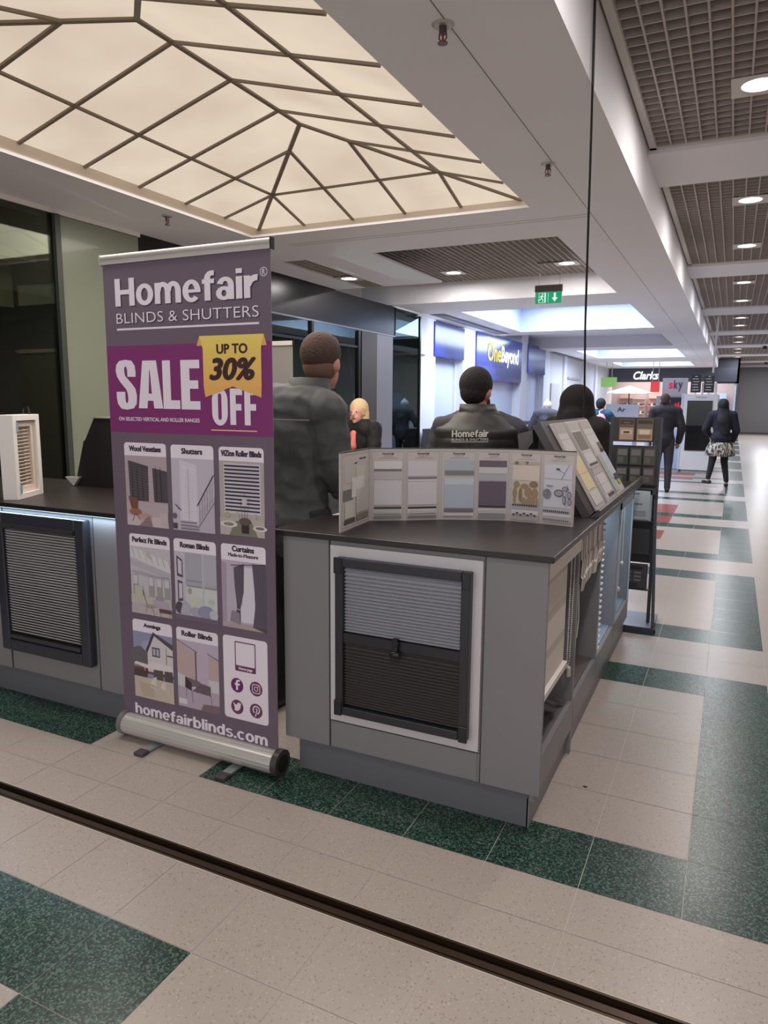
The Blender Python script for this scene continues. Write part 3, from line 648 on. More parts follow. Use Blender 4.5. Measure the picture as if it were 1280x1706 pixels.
# ================================================================== KIOSK
GP = mat(138, 135, 138, rough=.42, noise=.02, scale=2); GD = mat(120, 119, 120, rough=.5); PLN = mat(112, 113, 118, rough=.45)
WT = mat(38, 32, 32, rough=.36, noise=.08, scale=40, spec=.5); WTE = mat(34, 29, 29, rough=.35); SEAM = mat(70, 66, 68, rough=.7)
F0 = 2.385; TZ = 1.01; TT = 1.035
def blind_window(th, x0, x1, z0, z1, y, split=True):
    """dark framed window on a panel at plane y with pleated blinds, facing -y"""
    fr = mat(46, 45, 52, rough=.35); fr2 = mat(36, 35, 41, rough=.3)
    q = MB(); w_ = .034
    q.box(x0, x0 + w_, y - .035, y, z0, z1, fr); q.box(x1 - w_, x1, y - .035, y, z0, z1, fr); q.box(x0 + w_, x1 - w_, y - .035, y, z1 - w_, z1, fr); q.box(x0 + w_, x1 - w_, y - .035, y, z0, z0 + w_, fr)
    if split:
        for (a, b) in ((x0 - .003, x0 + .03), (x1 - .03, x1 + .003)): q.box(a, b, y - .041, y - .03, z1 - .06, z1 + .003, fr2); q.box(a, b, y - .041, y - .03, z0 - .003, z0 + .06, fr2)
    return q.build('window_frame', th, bevel=.003), fr, fr2
def pleats(th, x0, x1, z0, z1, y, n, mA, name, tight=0):
    q = MB(); zs = []
    for k in range(2 * n + 1):
        t = k / (2. * n); t = 1 - (1 - t) ** (1 + tight) if False else t ** (1 - tight * .35); zs.append(z1 - (z1 - z0) * t)
    vs = []
    for k, z in enumerate(zs):
        d = y - (.014 if k % 2 else 0); vs += [(x0, d, z), (x1, d, z)]
    q.add(vs, [(2 * k, 2 * k + 2, 2 * k + 3, 2 * k + 1) for k in range(2 * n)], mA); return q.build(name, th)

# --- front cabinet
th = thing('counter_cabinet', 'grey front cabinet of the right kiosk with a white framed pleated blind window', 'cabinet', (-1.07, 2.7, 0), 'right kiosk cabinets')
q = MB()
PLY = 2.42
q.box(-1.60, -1.385, F0, 2.405, .15, TZ, GP); q.box(-1.383, -.748, F0 + .004, 2.405, .15, TZ, GP); q.box(-.746, -.525, F0, 2.405, .15, TZ, GP)
q.box(-1.60, -1.58, 2.405, 2.70, .15, TZ, GD)
q.build('front_panel', th)
q = MB(); q.box(-1.37, -.76, F0 + .001, F0 + .004, .152, .262, GP); q.box(-1.388, -1.384, F0 - .0015, F0, .15, TZ, SEAM); q.box(-.749, -.745, F0 - .0015, F0, .15, TZ, SEAM); q.box(-1.383, -.749, F0 + .002, F0 + .004, .2625, .265, SEAM); q.build('lower_panel', th)
q = MB(); q.box(-1.555, -.57, PLY, PLY + .02, 0, .15, PLN); q.box(-1.555, -1.535, PLY + .02, 2.72, 0, .15, PLN); q.box(-.575, -.565, PLY, 3.08, 0, .115, GP); q.build('plinth', th)
q = MB(); wf = mat(214, 210, 214, rough=.4)
q.box(-1.377, -.754, F0 - .008, F0 + .004, .272, .992, wf); q.build('white_board', th)
blind_window(th, -1.338, -.789, .318, .951, F0 - .008)
GRYB = mat(170, 172, 180, rough=.7); DRKB = mat(82, 76, 76, rough=.7)
q = MB(); q.box(-1.305, -.822, F0 - .012, F0 - .008, .35, .92, mat(25, 24, 26)); q.build('glazing', th)
pleats(th, -1.303, -.824, .655, .914, F0 - .016, 19, GRYB, 'upper_pleated_blind', .35)
pleats(th, -1.303, -.824, .356, .618, F0 - .016, 21, DRKB, 'lower_pleated_blind', .35)
q = MB(); m_ = mat(40, 39, 45, rough=.35); q.box(-1.303, -.824, F0 - .037, F0 - .012, .618, .655, m_); rl = q.build('blind_rail', th)
q = MB(); m_ = mat(28, 26, 28, rough=.3); x = -1.075
q.box(x - .012, x + .012, F0 - .055, F0 - .037, .622, .668, m_); q.ell((x, F0 - .05, .607), (.024, .012, .014), m_); q.cyl((x - .016, F0 - .05, .655), (x + .016, F0 - .05, .655), .005, m_); q.build('handle', rl)
# right end bay of the front cabinet: open to the aisle
q = MB(); XR = -.545; DI = -.93
IN = mat(104, 96, 96, rough=.6)
q.box(DI, DI + .015, 2.405, 3.05, .15, TZ, IN); q.box(DI + .015, XR - .021, 2.405, 3.05, .235, .249, IN); q.box(DI, XR, 3.05, 3.08, .0, TZ, GP)
q.box(XR - .02, XR, 2.405, 3.05, .115, .25, GP); q.build('side_bay', th)
# --- side cabinets
def side_cab(y0, y1, lab, tone):
    t = thing('counter_cabinet', lab, 'cabinet', (-.75, (y0 + y1) / 2, 0), 'right kiosk cabinets')
    q = MB(); inn = mat(*tone, rough=.55)
    q.box(DI, DI + .015, y0, y1, .12, TZ, inn); q.box(DI + .015, XR - .021, y0 + .016, y1 - .031, .235, .249, inn); q.box(DI, XR, y1 - .03, y1, .115, TZ, GP); q.box(DI, XR - .02, y0, y0 + .015, .25, TZ, inn)
    q.box(XR - .02, XR, y0, y1 - .03, .96, TZ, GP); q.build('carcass', t)
    q = MB(); q.box(XR - .02, XR, y0 + .003, y1 - .033, .118, .245, GP); q.build('lower_panel', t)
    q = MB(); q.box(-.575, -.565, y0, y1, 0, .115, GP); q.build('plinth', t); q = MB(); q.box(-.95, -.94, y0, y1, 0, .12, PLN); q.build('plinth', t); return t
side_cab(3.085, 3.68, 'grey side cabinet bay holding the striped roman blind', (108, 98, 96))
side_cab(3.685, 4.28, 'blue lit side cabinet bay with slatted blind edge, third from the corner', (150, 160, 172))
t4 = side_cab(4.285, 4.93, 'blue lit side cabinet bay at the far end of the right kiosk', (130, 140, 152))
q = MB(); q.box(XR - .002, XR + .004, 4.3, 4.33, .25, TZ - .02, mat(178, 192, 204)); q.box(XR - .002, XR + .004, 4.87, 4.9, .25, TZ - .02, mat(178, 192, 204)); q.box(XR - .002, XR + .004, 4.3, 4.9, .93, TZ - .02, mat(178, 192, 204)); q.build('pale_frame', t4)
# --- worktop
q = MB()
q.prism([(-1.64, 2.362), (-.503, 2.362), (-.503, 4.96), (-.97, 4.96), (-.97, 3.25), (-1.32, 3.1), (-1.45, 2.95), (-1.64, 2.74)], 'z', TZ + .002, TT, WT)
wk = q.build('worktop', bevel=.003); tag(wk, 'dark brown worktop on the right grey kiosk under the sample books', 'worktop')
# --- under-counter light strip for the far bays (cool)
light('counter_light_strip', 'AREA', (-.72, 4.3, .985), 3.0, (.6, .85, 1), .12, 1.1)

# --- roller blind in bay 1
th = thing('roller_blind', 'cream roller blind with silver bead chain on the end of the right kiosk', 'blind', (-.55, 2.75, .99))
CR = mat(222, 212, 202, rough=.7)
q = MB(); q.box(-.60, -.535, 2.41, 3.045, .925, 1.005, mat(226, 216, 206, rough=.4)); q.build('cassette', th, bevel=.006)
q = MB()
for k in range(12): z = .925 - k * .036; q.box(-.560, -.556, 2.42, 2.87, z - .036, z, CR if k % 4 else mat(200, 190, 180, rough=.7))
q.build('fabric', th)
q = MB(); q.box(-.566, -.54, 2.418, 2.875, .468, .496, mat(228, 220, 212, rough=.4)); q.build('bottom_bar', th, bevel=.004)
q = MB(); sv = mat(214, 208, 204, metal=.2, rough=.3)
for k in range(50):
    z = .93 - k * .0092; a = .0045
    q.ell((-.552, 2.925, z), (a, a, a), sv, 6, 4); q.ell((-.552, 3.0 - k * .0004, z), (a, a, a), sv, 6, 4)
for k in range(8): an = PI * k / 7; q.ell((-.552, 2.953 + .028 * math.cos(an), .468 - .024 * math.sin(an)), (.0035,) * 3, sv, 6, 4)
q.build('bead_chain', th)
q = MB(); q.cyl((-.55, 2.95, .44), (-.55, 2.956, .40), .012, sv, 10); q.build('chain_weight', th)
# --- roman blind in bay 2
th = thing('roman_blind', 'cream roman blind with dark vertical stripes gathered in folds', 'blind', (-.54, 3.36, .99))
q = MB(); A_ = mat(214, 205, 197, rough=.8); B_ = mat(66, 60, 62, rough=.8); n = 24
ys = [3.10 + k * (.56 / n) for k in range(n + 1)]
prof = [(1.0, 0), (.94, .003), (.88, .003), (.865, .009), (.80, .006), (.79, .012), (.735, .008)]
vs = []; 
for j, (z, d) in enumerate(prof):
    for k, y in enumerate(ys): vs.append((-.548 + d + .004 * math.sin(k * .9), y, z + (.03 * (k / n) if j > 3 else 0) - .01 * math.sin(k * .5) * (j > 2)))
for j in range(len(prof) - 1):
    for k in range(n): 
        q.add([vs[j * (n + 1) + k], vs[j * (n + 1) + k + 1], vs[(j + 1) * (n + 1) + k + 1], vs[(j + 1) * (n + 1) + k]], [(0, 1, 2, 3)], A_)
for k in range(1, n, 3):
    for j in range(len(prof) - 1):
        a = Vector(vs[j * (n + 1) + k]); b = Vector(vs[(j + 1) * (n + 1) + k]); e = Vector((.0012, 0, 0)); w_ = Vector((0, .008, 0)); q.add([a + e, a + e + w_, b + e + w_, b + e], [(0, 1, 2, 3)], B_)
q.build('fabric', th)
q = MB(); q.tube([(-.552, 3.12, .76), (-.548, 3.13, .6), (-.55, 3.115, .52)], .0025, mat(220, 215, 205)); q.build('cord', th)
# --- slatted blind edge in bay 3 and cords in bay 4
th = thing('venetian_blind', 'white slatted blind seen edge on between the kiosk bays', 'blind', (-.54, 3.72, .96))
q = MB(); wv = mat(214, 210, 206, rough=.5)
for k in range(22): z = .95 - k * .031; q.obox((-.57, 3.70, z), (-.538, 3.70, z - .010), .05, .0025, wv, up=(1, 0, .3))
q.build('slats', th); q = MB(); q.box(-.565, -.548, 3.68, 3.72, .955, .995, wv); q.build('head_rail', th)
th = thing('blind_cord_set', 'pale blind cords with a small knob in the farthest kiosk bay', 'cord', (-.55, 4.5, .9)); q = MB()
q.cyl((-.56, 4.5, .93), (-.56, 4.5, .42), .002, wv, 6); q.cyl((-.56, 4.62, .93), (-.56, 4.62, .55), .002, wv, 6); q.build('cord', th)
q = MB(); q.ell((-.56, 4.5, .41), (.012, .012, .018), wv, 10, 8); q.build('knob', th); q = MB(); q.ell((-.56, 4.62, .55), (.01, .01, .014), wv, 10, 8); q.build('knob', th)

# --- left kiosk
LC = thing('counter_cabinet', 'grey cabinet of the left kiosk with a dark framed silver venetian window', 'cabinet', (-3.2, 2.65, 0))
q = MB(); q.box(-4.3, -3.30, F0, 2.405, .15, TZ - .005, GP); q.box(-3.298, -2.665, F0 + .004, 2.405, .15, TZ - .005, GP); q.box(-2.663, -2.45, F0, 2.405, .15, TZ - .005, GP); q.box(-2.47, -2.45, 2.405, 3.2, .15, TZ - .005, GD); q.build('front_panel', LC)
q = MB(); q.box(-3.303, -3.2985, F0 - .0015, F0, .15, TZ - .01, SEAM); q.box(-2.667, -2.663, F0 - .0015, F0, .15, TZ - .01, SEAM); q.box(-3.29, -2.675, F0 + .001, F0 + .004, .155, .255, GP); q.build('lower_panel', LC)
q = MB(); q.box(-4.3, -2.52, PLY, PLY + .02, 0, .15, PLN); q.box(-2.54, -2.52, PLY + .02, 2.9, 0, .15, PLN); q.build('plinth', LC)
fr = mat(52, 54, 64, rough=.35)
q = MB(); x0, x1, z0, z1, w_ = -3.315, -2.684, .268, .986, .06
q.box(x0, x0 + w_, F0 - .04, F0, z0, z1, fr); q.box(x1 - w_, x1, F0 - .04, F0, z0, z1, fr); q.box(x0 + w_, x1 - w_, F0 - .04, F0, z1 - w_, z1, fr); q.box(x0 + w_, x1 - w_, F0 - .04, F0, z0, z0 + w_, fr); q.build('window_frame', LC, bevel=.006)
q = MB(); q.box(x0 + w_, x1 - w_, F0 - .012, F0, z0 + w_, z1 - w_, mat(20, 20, 22)); q.build('glazing', LC)
q = MB(); sl = mat(206, 202, 204, rough=.35, metal=.1); n = 40
for k in range(n):
    z = .905 - k * (.905 - .36) / n; q.obox((x0 + w_ + .01, F0 - .028, z), (x1 - w_ - .012, F0 - .028, z), .014, .0014, sl, up=(0, .75, .66))
q.build('venetian_slats', LC)
q = MB(); q.box(x0 + w_ + .004, x1 - w_ - .004, F0 - .05, F0 - .014, .908, .932, mat(60, 58, 64, rough=.35)); q.build('head_rail', LC); q = MB(); q.box(x0 + w_ + .006, x1 - w_ - .006, F0 - .042, F0 - .016, .336, .352, mat(60, 58, 64)); q.build('bottom_rail', LC)
q = MB(); q.prism([(-4.3, 2.345), (-2.435, 2.345), (-2.435, 3.22), (-4.3, 3.22)], 'z', TZ + .002, TT, WT); tag(q.build('worktop', bevel=.003), 'dark brown worktop on the left kiosk beneath the shutter sample', 'worktop')
q = MB(); q.box(-4.3, -2.46, 2.365, 2.372, TZ - .004, TZ + .001, glow(190, 222, 245, 1.6)); tag(q.build('light_strip'), 'cool white light strip glowing under the left worktop edge', 'light strip')
light('light_strip_lamp', 'AREA', (-3.4, 2.362, TZ - .006), 2.4, (.62, .85, 1), .02, None) if False else None
l = light('light_strip_lamp', 'AREA', (-3.38, 2.363, TZ - .008), 2.2, (.62, .85, 1), 1.8, .012, rot=(math.radians(-12), 0, 0))

# shutter sample on the left worktop (faces right-forward)
SHX = thing('shutter_sample', 'small white framed shutter sample with cream slats standing on the left worktop', 'shutter sample', (-3.32, 2.535, TT), rz=math.radians(115))
wht = mat(226, 220, 216, rough=.4); crm = mat(214, 198, 186, rough=.5)
# local: x along the sample face (0.28 wide), front face looks to -y, 0.43 high
q = MB(); W_, H_, D_ = .27, .428, .075
q.box(-.135, -.1, -D_ / 2, D_ / 2, 0, H_, wht); q.box(.1, .135, -D_ / 2, D_ / 2, 0, H_, wht); q.box(-.1, .1, -D_ / 2, D_ / 2, H_ - .03, H_, wht); q.box(-.1, .1, -D_ / 2, D_ / 2, 0, .03, wht); q.build('outer_frame', SHX, bevel=.002)
q = MB(); q.box(-.098, -.07, -.02, .02, .032, H_ - .032, crm); q.box(.07, .098, -.02, .02, .032, H_ - .032, crm); q.box(-.07, .07, -.02, .02, H_ - .06, H_ - .032, crm); q.box(-.07, .07, -.02, .02, .032, .06, crm); pnl = q.build('shutter_panel', SHX)
q = MB()
for k in range(17): z = .075 + k * .0178; q.obox((-.07, 0, z), (.07, 0, z), .024, .003, crm, up=(0, .55, .83))
q.build('louvres', pnl)
q = MB(); hb = mat(150, 186, 205, rough=.3, metal=.5); q.box(-.102, -.096, -.045, -.036, .34, .39, hb); q.box(-.102, -.096, -.045, -.036, .03, .075, hb); q.build('hinge', SHX)
q = MB(); q.tube([(-3.40, 2.62, TT + .429), (-3.39, 2.62, TT + .462), (-3.33, 2.6, TT + .466), (-3.32, 2.6, TT + .429)], .005, BLK); tag(q.build('carry_handle'), 'thin black handle poking above the white shutter sample', 'handle')
# dark sloped sample rack on the left worktop
th = thing('sample_rack', 'black sloped sample rack on the left worktop beside the banner edge', 'rack', (-3.0, 3.1, TT))
q = MB(); q.prism([(-3.50, TT + .001), (-2.6, TT + .001), (-2.6, TT + .40), (-3.32, TT + .40), (-3.40, TT + .27), (-3.41, TT + .27)], 'y', 3.02, 3.2, mat(22, 19, 20, rough=.6)); q.build('body', th)
q = MB(); q.prism([(-3.56, TT + .05), (-3.44, TT + .055), (-3.49, TT + .0)], 'y', 3.0, 3.02, mat(190, 184, 180)); q.build('pale_lip', th)
q = MB(); q.box(-3.32, -2.6, 3.01, 3.21, TT + .40, TT + .406, mat(120, 116, 110)); q.build('top_edge', th)

# --- sloped rack on the right worktop with sample books
th = thing('sample_rack', 'dark sloped sample rack with ledge on the right worktop holding open sample books', 'rack', (-.7, 4.1, TT))
RK = mat(66, 60, 60, rough=.5); RK2 = mat(84, 78, 78, rough=.5)
q = MB(); q.prism([(-.56, TT + .001), (-.79, TT + .40), (-.80, TT + .40), (-.80, TT + .001)], 'y', 3.30, 4.33, mat(30, 27, 28, rough=.7)); q.build('body', th)  # near-black solid stands for the shaded open space under the board
q = MB(); q.prism([(-.545, TT + .012), (-.79, TT + .425), (-.822, TT + .405), (-.58, TT + .001), (-.55, TT + .001)], 'y', 3.262, 4.38, mat(72, 66, 68, rough=.5)); q.build('sloped_board', th)
q = MB(); q.prism([(-.505, TT + .001), (-.50, TT + .035), (-.512, TT + .04), (-.53, TT + .012), (-.55, TT + .001)], 'y', 3.262, 4.94, RK); q.build('front_ledge', th)
q = MB(); q.prism([(-.825, TT + .33), (-.83, TT + .385), (-.90, TT + .365), (-.885, TT + .25)], 'y', 3.30, 3.56, RK2); q.build('rear_box', th)
sd = Vector((-.245, 0, .413)); sd.normalize()
def slope_canvas(y0): return Canvas(Vector((-.545, y0, TT + .012)) + Vector((.86, 0, .51)) * .012, (0, 1, 0), sd, .0006)
def sw(a, b, c_, n=.08): return mat(a, b, c_, rough=.85, noise=n, scale=160)
books = [('open sample book with a cream lower page, nearest on the sloped rack', 3.39, .25, [((212, 204, 202), .02, .30, .23, .455), ((186, 180, 176), .02, .40, .23, .46), ((226, 208, 170), .02, .10, .23, .28), ((214, 208, 204), .02, .02, .23, .09)]),
         ('open sample book of white and grey swatches in the middle of the sloped rack', 3.68, .29, [((214, 206, 204), .01, .01, .28, .455), ((196, 190, 186), .02, .405, .27, .45), ((140, 134, 124), .03, .29, .26, .395), ((216, 210, 208), .03, .215, .27, .285), ((100, 92, 94), .04, .20, .27, .212), ((190, 180, 182), .02, .15, .27, .195), ((214, 206, 208), .04, .04, .27, .145), ((96, 86, 90), .10, .018, .27, .034)]),
         ('sample book with lined top, pale blue swatch, navy and lime edge on the sloped rack', 3.985, .31, [((212, 206, 204), .01, .26, .29, .455), ((190, 184, 180), .02, .40, .28, .45), ((120, 108, 100), .19, .27, .29, .31), ((70, 60, 60), .19, .25, .29, .27), ((196, 202, 214), .13, .09, .30, .24), ((178, 182, 178), .01, .02, .13, .24), ((66, 74, 108), .17, .075, .30, .11), ((168, 178, 80), .20, .045, .29, .07)])]
for k, (lab, y0, wd, cells) in enumerate(books):
    t_ = thing('sample_book', lab, 'sample book', (-.6, y0 + wd / 2, TT + .03), 'sample books on the sloped rack')
    hgt = .46
    o_ = Vector((-.545, y0, TT + .012)) + Vector((.86, 0, .51)) * .001; ux = Vector((0, 1, 0)); nn = Vector((.86, 0, .51)).normalized()
    q = MB(); c8 = [o_ + ux * a + sd * b + nn * c_ for c_ in (0.002, .011 + .004 * k) for (a, b) in ((0, 0), (wd, 0), (wd, hgt), (0, hgt))]
    q.add(c8, [(3, 2, 1, 0), (4, 5, 6, 7), (0, 1, 5, 4), (1, 2, 6, 5), (2, 3, 7, 6), (3, 0, 4, 7)], mat(206, 198, 196, rough=.7)); q.build('pages', t_)
    cv = Canvas(o_ + nn * (.012 + .004 * k), (0, 1, 0), sd, .0004)
    for (c_, a, b, a2, b2) in cells: cv.rect(a, b, a2, b2, sw(*c_))
    for j in range(1, 5): cv.line(.0, hgt * j / 5, wd, hgt * j / 5 , .001, mat(150, 142, 140))
    cv.build('swatches', t_)

# --- concertina sample book standing on the front of the worktop
PTS = [(-1.352, 2.413), (-1.383, 2.727), (-1.255, 2.805), (-1.13, 2.9), (-.988, 2.968), (-.852, 3.015), (-.712, 3.012), (-.566, 2.991)]
th = thing('concertina_sample_book', 'standing folded sample book of fabric panels with Homefair headings on the worktop', 'sample book', (-.95, 2.85, TT))
BD = mat(192, 184, 180, rough=.7); EDG = mat(54, 48, 50, rough=.6); BH = .312
cells = {
 0: [((196, 190, 184), .12, .6, .45, .9), ((205, 200, 192), .5, .56, .92, .8), ((120, 116, 116), .08, .38, .4, .52), ((222, 216, 212), .35, .4, .8, .66), ((206, 202, 190), .12, .15, .4, .36), ((200, 196, 188), .5, .18, .92, .5), ((84, 78, 78), .1, .08, .45, .14), ((140, 128, 124), .5, .08, .92, .16)],
 1: [((222, 218, 216), .12, .72, .92, .83), ((128, 122, 124), .12, .69, .92, .72), ((196, 190, 190), .12, .57, .92, .685), ((214, 208, 212), .12, .22, .92, .565), ((84, 76, 80), .12, .165, .92, .195), ((214, 210, 208), .12, .1, .92, .16), ((140, 140, 136), .12, .035, .92, .07)],
 2: [((214, 206, 210), .1, .62, .92, .83), ((132, 124, 128), .1, .58, .92, .605), ((216, 210, 212), .1, .545, .92, .575), ((214, 206, 210), .1, .22, .92, .54), ((66, 56, 60), .1, .165, .92, .19), ((220, 216, 214), .1, .1, .92, .16), ((130, 124, 128), .1, .035, .92, .065)],
 3: [((176, 186, 194), .14, .7, .95, .84), ((128, 132, 138), .14, .63, .95, .69), ((200, 206, 216), .14, .5, .95, .58), ((180, 188, 200), .14, .17, .95, .5), ((120, 110, 116), .14, .11, .95, .16), ((226, 222, 224), .14, .06, .95, .1)],
 4: [((112, 102, 112), .1, .75, .92, .84), ((206, 202, 206), .1, .66, .92, .745), ((178, 176, 180), .1, .56, .92, .65), ((106, 94, 106), .1, .22, .92, .55), ((74, 62, 68), .1, .18, .92, .215), ((206, 202, 200), .1, .1, .92, .17), ((150, 150, 148), .1, .03, .92, .09)],
 5: [((190, 178, 160), .12, .8, .95, .84), ((216, 204, 190), .12, .58, .95, .79), ((208, 198, 184), .12, .26, .95, .57), ((190, 182, 184), .12, .18, .95, .24), ((214, 208, 210), .12, .1, .95, .17), ((176, 168, 172), .12, .03, .95, .09)],
 6: [((206, 206, 218), .1, .63, .92, .82), ((204, 204, 214), .1, .24, .92, .62), ((190, 188, 198), .1, .17, .92, .22), ((214, 208, 216), .1, .12, .92, .16), ((180, 176, 184), .1, .04, .92, .1)]}
TXT = mat(60, 48, 56, rough=.6)
for k in range(7):
    a = Vector((*PTS[k], TT)); b = Vector((*PTS[k + 1], TT)); L = (b - a).length; ux = (b - a).normalized(); n_ = ux.cross(Vector((0, 0, 1)))
    q = MB(); q.obox(a + Vector((0, 0, BH / 2)) - n_ * .003, b + Vector((0, 0, BH / 2)) - n_ * .003, .006, BH, BD); pg = q.build('page', th)
    q = MB(); q.obox(a + Vector((0, 0, BH + .001)) - n_ * .003, b + Vector((0, 0, BH + .001)) - n_ * .003, .0075, .004, EDG); q.build('dark_top_edge', pg)
    cv = Canvas(a, ux, (0, 0, 1), .0003)
    cv.rect(L * .06, .01, L * .97, BH - .012, mat(178, 168, 166, rough=.7)); cv.rect(L * .07, .014, L * .96, BH - .016, mat(200, 191, 188, rough=.7))
    if k: heavy(cv, 'Homefair', L * .36, BH * .915, L * .70, BH * .945, TXT); cv.rect(L * .28, BH * .868, L * .8, BH * .873, mat(150, 132, 136)); cv.rect(L * .4, BH * .895, L * .66, BH * .901, mat(150, 136, 140))
    else: cv.text('Homefair', L * .3, BH * .83, L * .55, BH * .86, TXT, .05); cv.text('Homefair', L * .62, BH * .88, L * .85, BH * .91, TXT, .05)
    for (c_, u0, v0, u1, v1) in cells[k]: cv.rect(L * u0, BH * v0, L * u1, BH * v1, sw(*c_, .05))
    random.seed(20 + k)
    if k in (1, 2, 3, 4):
        for j in range(6): v = .1 + .009 * j; cv.line(L * .13, BH * (.04 + .02 * j), L * .91, BH * (.042 + .02 * j), .0012, mat(150, 144, 148))
    if k == 5:
        ol = mat(142, 120, 92, rough=.8); ol2 = mat(160, 134, 112, rough=.8)
        for (u, v, ru, rv) in [(.25, .52, .1, .05), (.5, .5, .13, .04), (.78, .53, .14, .045), (.2, .4, .07, .08), (.38, .38, .06, .1), (.62, .42, .12, .07), (.83, .41, .1, .07), (.7, .3, .14, .06), (.48, .3, .07, .05), (.9, .3, .04, .05), (.2, .3, .05, .04)]: cv.circ(L * u, BH * v, L * ru, ol if (u * 10) % 2 > 1 else ol2, 12, BH * rv)
        cv.poly([(L * .2, BH * .84), (L * .3, BH * .84), (L * .28, BH * .8), (L * .18, BH * .8)], mat(120, 104, 96)); cv.poly([(L * .5, BH * .84), (L * .62, BH * .84), (L * .57, BH * .8)], mat(110, 98, 92))
        for j in range(11): cv.rect(L * (.14 + j * .073), BH * .225, L * (.19 + j * .073), BH * .25, mat(60, 52, 56)); 
        for j in range(7): cv.circ(L * (.2 + j * .11), BH * (.105 + .02 * (j % 2)), L * .05, mat(88, 78, 84), 9, BH * .014)
    if k == 6:
        dg = mat(84, 80, 90, rough=.8)
        cv.line(L * .6, BH * .62, L * .82, BH * .82, .0016, dg); cv.circ(L * .5, BH * .76, L * .06, dg, 10, BH * .015); cv.line(L * .5, BH * .755, L * .68, BH * .71, .0014, dg)
        cv.circ(L * .2, BH * .42, L * .13, mat(128, 126, 136), 12, BH * .07); cv.circ(L * .17, BH * .43, L * .035, dg, 10, BH * .02); cv.circ(L * .17, BH * .43, L * .02, mat(220, 220, 226), 8, BH * .012)
        for (u, v, ru, rv) in [(.55, .44, .14, .05), (.74, .5, .1, .035), (.86, .42, .06, .05), (.72, .35, .05, .06), (.88, .33, .05, .05), (.28, .53, .1, .012)]: cv.circ(L * u, BH * v, L * ru, dg, 12, BH * rv); cv.circ(L * u, BH * v, L * ru * .82, mat(156, 154, 166), 12, BH * rv * .78)
        cv.line(L * .75, BH * .26, L * .8, BH * .56, .0016, dg)
        for j in range(13): cv.rect(L * (.11 + j * .062), BH * .178, L * (.15 + j * .062), BH * .205, mat(70, 66, 76)); cv.rect(L * (.12 + j * .062), BH * .06, L * (.15 + j * .062), BH * .085, mat(96, 92, 102))
    cv.build('printed_swatches', pg)
# --- brochure rack beside the kiosk end
th = thing('brochure_rack', 'dark grey metal brochure rack standing at the far end of the right kiosk', 'rack', (-.58, 5.2, 0))
MR = mat(72, 74, 80, rough=.4, metal=.4); Y_ = 5.15
q = MB()
for x in (-.745, -.43): q.obox((x, Y_ + .02, .03), (x, Y_ + .02, 1.45), .022, .03, MR, up=(0, 1, 0))
q.obox((-.385, Y_ - .12, .02), (-.43, Y_, .9), .02, .02, MR, up=(0, 1, 0)); q.box(-.745, -.43, Y_ + .01, Y_ + .03, 1.42, 1.45, MR)
q.build('upright_frame', th)
q = MB(); q.box(-.78, -.385, Y_ - .17, Y_ + .25, .012, .03, mat(110, 116, 130, rough=.35, metal=.3)); q.box(-.78, -.375, Y_ - .18, Y_ - .17, .0, .045, mat(50, 54, 66)); q.cyl((-.38, Y_ - .12, .0), (-.38, Y_ - .12, .02), .014, BLK); q.build('base', th)
q = MB(); q.box(-.735, -.435, Y_, Y_ + .012, 1.285, 1.445, mat(58, 54, 54)); q.box(-.735, -.435, Y_ - .002, Y_ + .012, .99, 1.26, mat(52, 54, 56, rough=.25, coat=.4)); q.box(-.72, -.43, Y_ - .05, Y_ + .01, .935, .975, MR); q.box(-.735, -.435, Y_ + .02, Y_ + .03, .45, 1.2, mat(66, 66, 68)) 
q.build('back_panel', th)
for k, (z0, z1, tn, lab) in enumerate([(.755, .965, (176, 190, 200), 'pale'), (.53, .70, (60, 60, 60), 'dark'), (.275, .455, (70, 70, 76), 'cat')]):
    q = MB(); q.box(-.70, -.45, Y_ - .05, Y_ - .045, z0, z1, mat(*tn, rough=.3)); q.box(-.72, -.435, Y_ - .055, Y_, z0 - .006, z0, MR); q.box(-.70, -.45, Y_ - .045, Y_ - .01, z0, z1 - .01, mat(*[min(255, int(v * 1.15)) for v in tn])); q.build('pocket', th)
def leaflet(x0, x1, z0, z1, y, base, marks, lab):
    t_ = thing('brochure', lab, 'brochure', ((x0 + x1) / 2, y, z0), 'brochures in the metal rack'); q = MB(); q.box(x0, x1, y - .004, y, z0, z1, mat(*base, rough=.4)); q.build('cover', t_)
    cv = Canvas((x0, y - .004, z0), (1, 0, 0), (0, 0, 1), .0004); W_ = x1 - x0; H_ = z1 - z0
    for (c_, u0, v0, u1, v1) in marks: cv.rect(W_ * u0, H_ * v0, W_ * u1, H_ * v1, mat(*c_))
    cv.build('print', t_)
tan = [((70, 58, 52), .05, .75, .95, .95), ((178, 150, 132), .05, .05, .95, .6), ((206, 186, 168), .15, .3, .85, .5), ((96, 74, 64), .3, .34, .7, .44), ((120, 100, 90), .3, .8, .7, .85)]
leaflet(-.695, -.595, 1.292, 1.44, Y_ - .003, (104, 86, 78), tan, 'brown catalogue with interior photo, left in the top of the rack')
leaflet(-.580, -.475, 1.292, 1.44, Y_ - .003, (112, 96, 86), [((66, 56, 50), .05, .78, .95, .95), ((186, 164, 140), .05, .05, .95, .55), ((140, 110, 96), .1, .1, .9, .3), ((216, 200, 176), .2, .3, .8, .5)], 'tan catalogue with interior photo, right in the top of the rack')
for j in range(2):
    for i in range(3): leaflet(-.70 + i * .088, -.625 + i * .088, 1.0 + j * .13, 1.115 + j * .13, Y_ - .008, (62 + 9 * i, 64 + 8 * j, 66), [((112, 110, 112), .1, .55, .9, .9), ((90, 92, 88), .1, .1, .6, .45)], '%s dim leaflet of the %s row behind the rack cover' % (['left', 'middle', 'right'][i], ['lower', 'upper'][j]))
